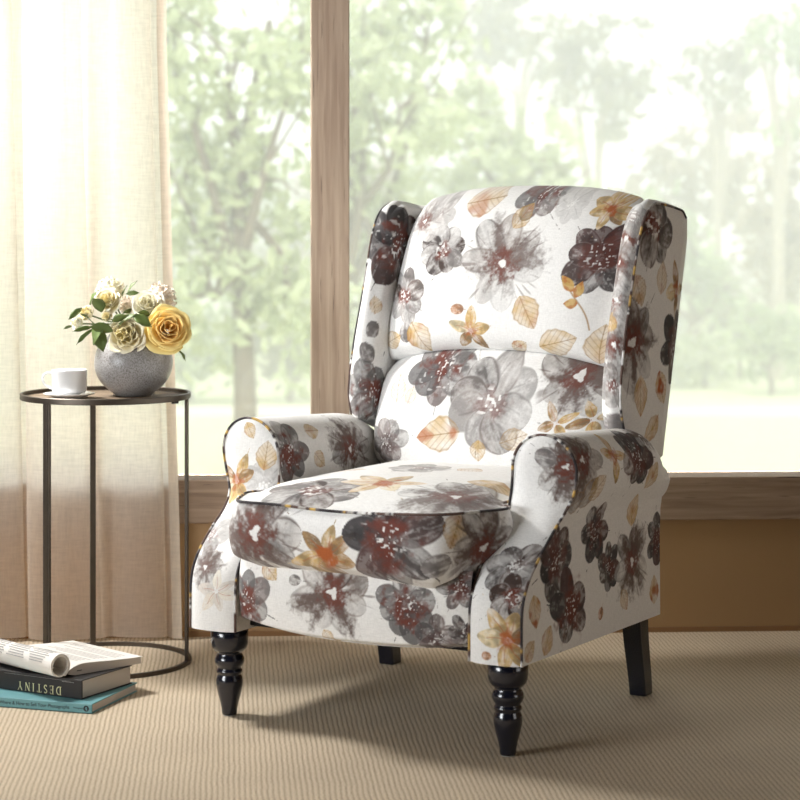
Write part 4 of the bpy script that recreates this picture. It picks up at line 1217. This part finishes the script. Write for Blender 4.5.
# top sheet, slightly wavy
sheet = smooth_path([(-.002, 0, .0102), (.014, 0, .0175), (.035, 0, .0225), (.07, 0, .0212), (.13, 0, .0170), (.195, 0, .0142)], .006)
prof_s = [(p[0], p[2]) for p in sheet]; prof_s = prof_s+[(a_, b_-.0006) for a_, b_ in reversed(prof_s)]
extrude_profile('page', prof_s, -.001, Lm+.001, M['paper'], mag)
# rolled half
rp = []
for k in range(46):
    a = math.radians(-62+ (360+250)*k/45); rr = .0255-.0045*k/45
    rp.append((-.020+rr*cos(a), .0262+rr*sin(a)))
thick = .0042
inn = []
for k, (x_, z_) in enumerate(rp):
    dx_, dz_ = x_+.020, z_-.0262; d = math.hypot(dx_, dz_); inn.append((-.020+dx_/d*(d-thick*.75), .0262+dz_/d*(d-thick*.75)))
extrude_profile('rolled_pages', rp+list(reversed(inn)), -.004, Lm+.01, M['paper'], mag)
# printed lines
mbx = bmesh.new(); rnd = random.Random(5)
for k in range(14):
    x0 = .045+.0095*k
    z0 = np.interp(x0, [p[0] for p in sheet], [p[2] for p in sheet])+.0002
    if k in (4, 9): continue
    add_box(mbx, x0, x0+.0022, .02+rnd.uniform(0, .01), .22-rnd.uniform(0, .08), z0, z0+.0001)
bm_obj('print_lines', mbx, M['ink_grey'], mag)
mbx = bmesh.new()
for k in range(9):
    a = math.radians(60+13*k); rr = .0246
    for s0 in range(3):
        y0 = .015+.073*s0; 
        cx, cz = -.020+rr*cos(a), .0262+rr*sin(a)
        r_ = bmesh.ops.create_cube(mbx, size=1); bmesh.ops.scale(mbx, vec=(.0008, .06+rnd.uniform(-.015, .01), .0018), verts=r_['verts'])
        bmesh.ops.rotate(mbx, cent=(0, 0, 0), matrix=Matrix.Rotation(-a, 3, 'Y'), verts=r_['verts'])
        bmesh.ops.translate(mbx, vec=(cx, y0+.035, cz), verts=r_['verts'])
bm_obj('print_lines', mbx, M['ink_grey'], mag)
box('caption_mark', .024, .036, -.0015, -.0008, .0085, .0100, M['ink_dark'], mag)

# ------------------------------------------------------------------ curtain
CT = thing('curtain', 'cream linen curtain hanging in folds at the left of the window', 'curtain', (0, 0, 0))
def cur_y(u, z):   # u metres along the rod from the right edge
    k = 1-.25*z/2.5
    y = .014*np.sin(u*2*PI/.205+.6)+.003*np.sin(u*2*PI/.083+1.7+z*.6)+.006*np.sin(u*2*PI/.43+z*.5)
    y = y+.010*np.exp(-((u-.43)/.018)**2)-.012*np.exp(-((u-.205)/.014)**2)+.005*np.sin(z*5+u*9)*(z < .5)
    return y*(.75+.25*k)
nu_, nz2_ = 420, 120
u = np.linspace(0, .95, nu_)[:, None]; z = np.linspace(.004, 2.45, nz2_)[None]
xr = -.519-.029*np.clip(z/1.1, 0, 1.3)                # right edge leans in towards the top
# deeper fold near the left
X = xr-u*.80-.031*np.sin(u*2*PI/.205+2.1)*(1-.25*z)*sst(0, .08, u)+.012*np.sin(u*2*PI/.083+z*.9)*sst(.05, .1, u)
Y = 5.094+cur_y(u, z)+0*X-.018*np.exp(-((u-.60)/.05)**2)-.012*sst(.55, .7, u)
Y = np.minimum(Y, 5.118)
G = np.stack([X, Y, np.repeat(z, nu_, 0)+0*X+.006*np.abs(np.sin(u*9))*(z < .02)], -1)
o = mesh_obj('cloth', G.reshape(-1, 3), gfaces(nu_, nz2_), M['curtain_cloth'], CT)
# side hem: a doubled strip along the right edge
w_ = np.linspace(0, .026, 8)[:, None]
Xh = xr-w_*.9+.002; Yh = 5.094+cur_y(w_, z)-.0035
Gh = np.stack([Xh, Yh+0*Xh, np.repeat(z, 8, 0)], -1)
mesh_obj('hem', Gh.reshape(-1, 3), gfaces(8, nz2_), M['hem_cloth'], CT)
# ------------------------------------------------------------------ outside
GZ = -1.25
lawn = struct(box('ground_lawn', -30, 30, 5.6, 75, GZ-.2, GZ, M['lawn_grass']))
struct(box('garden_path', -30, 30, 24.4, 25.6, GZ, GZ+.02, M['gravel']))
def W(px, py, Y): return Vector(((px-400)/2150*Y, Y, 1-(py-219)/2150*Y))

mk_leafmat('leaf_spring', srgb(160, 172, 134), srgb(218, 222, 186))
mk_leafmat('leaf_mid', srgb(132, 150, 112), srgb(190, 200, 156))
mk_leafmat('leaf_olive', srgb(120, 124, 100), srgb(170, 166, 138))
mk_leafmat('leaf_dusty', srgb(142, 132, 112), srgb(194, 178, 154))

def tree(label, px, Y, crowns, bark, leafm, seed, leaf=.10, dens=1., trunk_r=.12, base_px=None, lean=0, cat='tree', name='tree', bz=GZ):
    """crowns: list of (px, py, radius_px_x, radius_px_y) blobs in which foliage grows, given real size at depth Y"""
    rnd = random.Random(seed); nrnd = np.random.RandomState(seed)
    X0 = (px-400)/2150*Y
    t = thing(name, label, cat, (X0, Y, bz), 0, 'trees across the lawn' if cat == 'tree' else 'shrubs across the lawn')
    k = Y/2150
    cs = []
    for (cx, cy, rx, ry) in crowns:
        c0 = Vector(((cx-400)*k-X0, rnd.uniform(-.5, .5)*rx*k, 1-(cy-219)*k-bz)); cs.append((c0, rx*k, ry*k))
    top = max(c.z for c, _, _ in cs)
    mb = MB()
    low = min(c.z-ry for c, _, ry in cs)
    fork = max(.3, low*.9+.1*top)
    ln = lean
    tr = [(0, 0, 0), (ln*.3, 0, fork*.4), (ln*.6+rnd.uniform(-.1, .1), 0, fork), (ln+rnd.uniform(-.2, .2), .1, fork+(top-fork)*.5), (ln*1.3, 0, top)]
    P = smooth_path(tr, .25); mb.tube(P, np.linspace(trunk_r, trunk_r*.25, len(P)), 8)
    for (c, rx, ry) in cs:
        i = int(len(P)*rnd.uniform(.35, .75)); s_ = P[i]
        mid = (np.array(s_)+np.array(c))/2+np.array([rnd.uniform(-.2, .2), rnd.uniform(-.2, .2), -.1*ry])
        b = smooth_path([tuple(s_), tuple(mid), tuple(c)], .25); mb.tube(b, np.linspace(trunk_r*.45, trunk_r*.14, len(b)), 6)
        for q in range(5):
            d = Vector((rnd.uniform(-1, 1)*rx, rnd.uniform(-1, 1)*rx*.7, rnd.uniform(-.5, 1)*ry))*.85
            j = rnd.randrange(len(b)//2, len(b)); s2 = b[j]
            e = np.array(c)+np.array(d); m2 = (s2+e)/2+np.array([0, 0, .1*ry])
            bb = smooth_path([tuple(s2), tuple(m2), tuple(e)], .25); mb.tube(bb, np.linspace(trunk_r*.16, trunk_r*.05, len(bb)), 5)
    mb.build('trunk', bark, t)
    V = []
    for (c, rx, ry) in cs:
        n = int(dens*900*(rx*ry)/(leaf*leaf)*.012)+40
        nc = max(8, int(n/26))
        # clumps on and in the ellipsoid
        d = nrnd.normal(size=(nc, 3)); d /= np.linalg.norm(d, axis=1)[:, None]; d *= nrnd.uniform(.45, 1.0, (nc, 1))
        cc = d*np.array([rx, rx*.75, ry])+np.array(c)
        m = nrnd.randint(0, nc, n)
        p = cc[m]+nrnd.normal(size=(n, 3))*np.array([1, 1, .7])*max(.12, min(rx, ry)*.16)
        a = nrnd.normal(size=(n, 3)); a /= np.linalg.norm(a, axis=1)[:, None]
        b = np.cross(a, nrnd.normal(size=(n, 3))); b /= np.linalg.norm(b, axis=1)[:, None]
        s = leaf*nrnd.uniform(.6, 1.3, (n, 1))
        V.append(np.stack([p-a*s, p-b*s*.45, p+a*s, p+b*s*.45], 1))
    V = np.concatenate(V).reshape(-1, 3); F = np.arange(len(V)).reshape(-1, 4)
    V[:, 2] = np.maximum(V[:, 2], .03)
    mesh_obj('foliage', V, F, leafm, t, False)
    return t

# near garden trees filling the left panes
tree('broad pale green tree nearest the glass, seen left of the post', 238, 17.5, [(230, 60, 75, 70), (180, 190, 60, 70), (265, 180, 65, 75), (215, 300, 70, 65), (290, 300, 55, 60), (160, 20, 50, 60), (300, 60, 45, 60), (150, 300, 50, 60)], M['bark'], M['leaf_spring'], 1, .085, .85, .11, lean=.2)
tree('bushy green tree directly behind the wooden post', 345, 20, [(330, 330, 70, 60), (380, 240, 60, 70), (400, 110, 80, 80), (420, 330, 60, 50), (340, 150, 50, 60), (340, 20, 60, 60), (430, 20, 60, 50)], M['bark'], M['leaf_spring'], 2, .09, .8, .12)
tree('rounded bright green tree right behind the back of the armchair', 520, 24, [(520, 160, 75, 60), (470, 210, 70, 70), (560, 210, 60, 60), (520, 280, 90, 60), (600, 280, 60, 60), (450, 120, 60, 60)], M['bark'], M['leaf_spring'], 3, .10, .8, .12)
tree('tall thin-crowned gum tree rising above the armchair', 600, 31, [(600, 50, 50, 42), (575, 95, 40, 30), (625, 80, 32, 30), (560, 30, 40, 35), (610, 120, 40, 20)], M['bark_pale'], M['leaf_olive'], 4, .11, .62, .11)
tree('grey green gum tree left of the tall thin-crowned one', 520, 33, [(515, 20, 42, 35), (490, 60, 40, 35), (540, 55, 30, 30), (470, 20, 40, 35)], M['bark_pale'], M['leaf_olive'], 5, .12, .6, .12)
tree('slender gum tree with flat layered crown against the sky', 722, 32, [(705, 58, 30, 16), (735, 70, 24, 14), (690, 85, 20, 10), (725, 100, 28, 16), (740, 45, 16, 10)], M['bark_pale'], M['leaf_olive'], 6, .11, .7, .10, lean=-.2)
tree('tall gum tree cut by the right edge of the view', 778, 30, [(790, 60, 22, 40), (805, 20, 30, 30), (785, 120, 20, 25), (760, 35, 14, 12)], M['bark_pale'], M['leaf_mid'], 7, .11, .7, .12)
tree('brownish green tree behind the slender gum trees', 700, 34, [(690, 170, 60, 50), (740, 150, 50, 45), (650, 200, 50, 50), (720, 220, 60, 40)], M['bark_pale'], M['leaf_dusty'], 8, .13, .75, .14)
tree('dusty leafy tree at the right edge behind the lawn', 790, 31, [(790, 190, 45, 60), (770, 250, 45, 50), (820, 260, 50, 60)], M['bark_pale'], M['leaf_dusty'], 9, .12, .75, .14)
tree('soft green tree standing right of the armchair wing', 690, 29.5, [(660, 235, 45, 45), (700, 250, 40, 40), (640, 290, 40, 40), (720, 290, 30, 30)], M['bark'], M['leaf_mid'], 10, .11, .75, .12)
for k, (px, Y, py, rx, ry, mt) in enumerate([(640, 28.4, 340, 34, 42, 'leaf_mid'), (705, 28.8, 352, 34, 32, 'leaf_spring'), (772, 27.5, 335, 40, 38, 'leaf_mid'), (740, 30.5, 330, 34, 36, 'leaf_olive'), (820, 28.5, 345, 34, 38, 'leaf_spring'), (190, 26.5, 340, 60, 48, 'leaf_mid'), (290, 26.5, 345, 60, 44, 'leaf_olive')]):
    lab = ['leafy green shrub beside the lower edge of the chair wing', 'low pale shrub in the gap between two small lawn trees', 'small round tree on the lawn edge with a visible forked trunk', 'olive shrub behind the small round lawn tree', 'pale shrub cut by the right edge at the lawn', 'green shrub beyond the lawn beside the curtain', 'olive shrub beyond the lawn left of the wooden post'][k]
    tree(lab, px, Y, [(px, py, rx, ry), (px-rx*.5, py+8, rx*.6, ry*.6), (px+rx*.5, py+6, rx*.6, ry*.6)], M['bark'], M[mt], 40+k, .09, .8, .05, cat='shrub', name='shrub')
# far wood closing the view
for k in range(1, 9):
    px = 20+k*105
    hgt = [120, 90, 110, 130, 150, 170, 215, 225, 215][k]
    tree(['far hazy tree closing the view, %s' % w for w in ('behind the curtain', 'left of the nearest tree', 'behind the nearest tree', 'behind the wooden post', 'left of the armchair', 'above the armchair', 'behind the chair wing', 'right of the chair wing', 'at the right edge')][k], px, 40, [(px, hgt+70, 75, 60), (px-40, hgt+130, 60, 60), (px+40, hgt+120, 60, 60)], M['bark_pale'], M['leaf_dusty' if k % 2 else 'leaf_mid'], 70+k, .17, .8, .16)

# summer haze over the garden
m = bpy.data.materials.new('haze'); m.use_nodes = True; nt = m.node_tree; nt.nodes.clear()
out = nt.nodes.new('ShaderNodeOutputMaterial'); vs = nt.nodes.new('ShaderNodeVolumeScatter')
vs.inputs['Density'].default_value = HAZE; vs.inputs['Color'].default_value = (1, 1, 1, 1); vs.inputs['Anisotropy'].default_value = 0
nt.links.new(vs.outputs[0], out.inputs['Volume'])
hz = box('garden_haze', -29, 29, 7, 60, GZ+.01, 14, m); hz['kind'] = 'stuff'; hz['label'] = 'pale summer haze hanging over the garden'; hz['category'] = 'haze'

# ------------------------------------------------------------------ light
wd = bpy.data.worlds.new('World'); bpy.context.scene.world = wd; wd.use_nodes = True
nt = wd.node_tree; bg = nt.nodes['Background']; bg.inputs['Color'].default_value = (.94, .97, 1, 1); bg.inputs['Strength'].default_value = SKY
def area(name, loc, target, sx, sy, power, col=(1, 1, 1), spread=180):
    l = bpy.data.lights.new(name, 'AREA'); l.shape = 'RECTANGLE'; l.size = sx; l.size_y = sy; l.energy = power; l.color = col; l.spread = math.radians(spread)
    o = bpy.data.objects.new(name, l); C.objects.link(o); o.location = loc
    o.rotation_euler = (Vector(target)-Vector(loc)).to_track_quat('-Z', 'Y').to_euler(); return o
area('window_light_left', KEY['loc'], KEY['to'], KEY['sx'], KEY['sy'], KEY['p'], (.95, .98, 1), 75)  # added area light brightening the chair front, standing in for a left window
area('window_light_back', KEY2['loc'], KEY2['to'], KEY2['sx'], KEY2['sy'], KEY2['p'], (1, .98, .95))  # added lamp hanging inside the room, out of view, to cast the chair's shadow
area('room_light_right', FILL['loc'], FILL['to'], FILL['sx'], FILL['sy'], FILL['p'], (1, 1, 1), 75)  # added weak fill to brighten the chair's shaded right side
area('window_daylight', (.35, 5.5, 2.2), (.35, 4.98, 0), 2.8, .25, BACK, (1, 1, 1), 36)
s = bpy.data.lights.new('sun', 'SUN'); s.energy = SUN; s.angle = math.radians(3); s.color = (1, .96, .88)
so = bpy.data.objects.new('sun', s); C.objects.link(so); so.rotation_euler = Vector((.25, .75, -1.3)).to_track_quat('-Z', 'Y').to_euler(); so.location = (0, 0, 8)

cam = bpy.data.cameras.new('camera'); co = bpy.data.objects.new('camera', cam); C.objects.link(co)
co.location = (0, 0, 1.0); co.rotation_euler = (PI/2, 0, 0)
cam.sensor_width = 36; cam.lens = 36*2150/800; cam.shift_y = -(400-219)/800
cam.clip_start = .05; cam.clip_end = 200
cam.dof.use_dof = True; cam.dof.focus_distance = 4.45; cam.dof.aperture_fstop = FSTOP
sc = bpy.context.scene; sc.camera = co
sc.view_settings.view_transform = 'Standard'; sc.view_settings.look = 'None'; sc.view_settings.gamma = 1; sc.view_settings.use_curve_mapping = False
sc.view_settings.exposure = EXPO
sc.cycles.max_bounces = 8; sc.cycles.diffuse_bounces = 4; sc.cycles.transparent_max_bounces = 16; sc.cycles.volume_bounces = 1
sc.cycles.use_denoising = True; sc.cycles.sample_clamp_indirect = 10
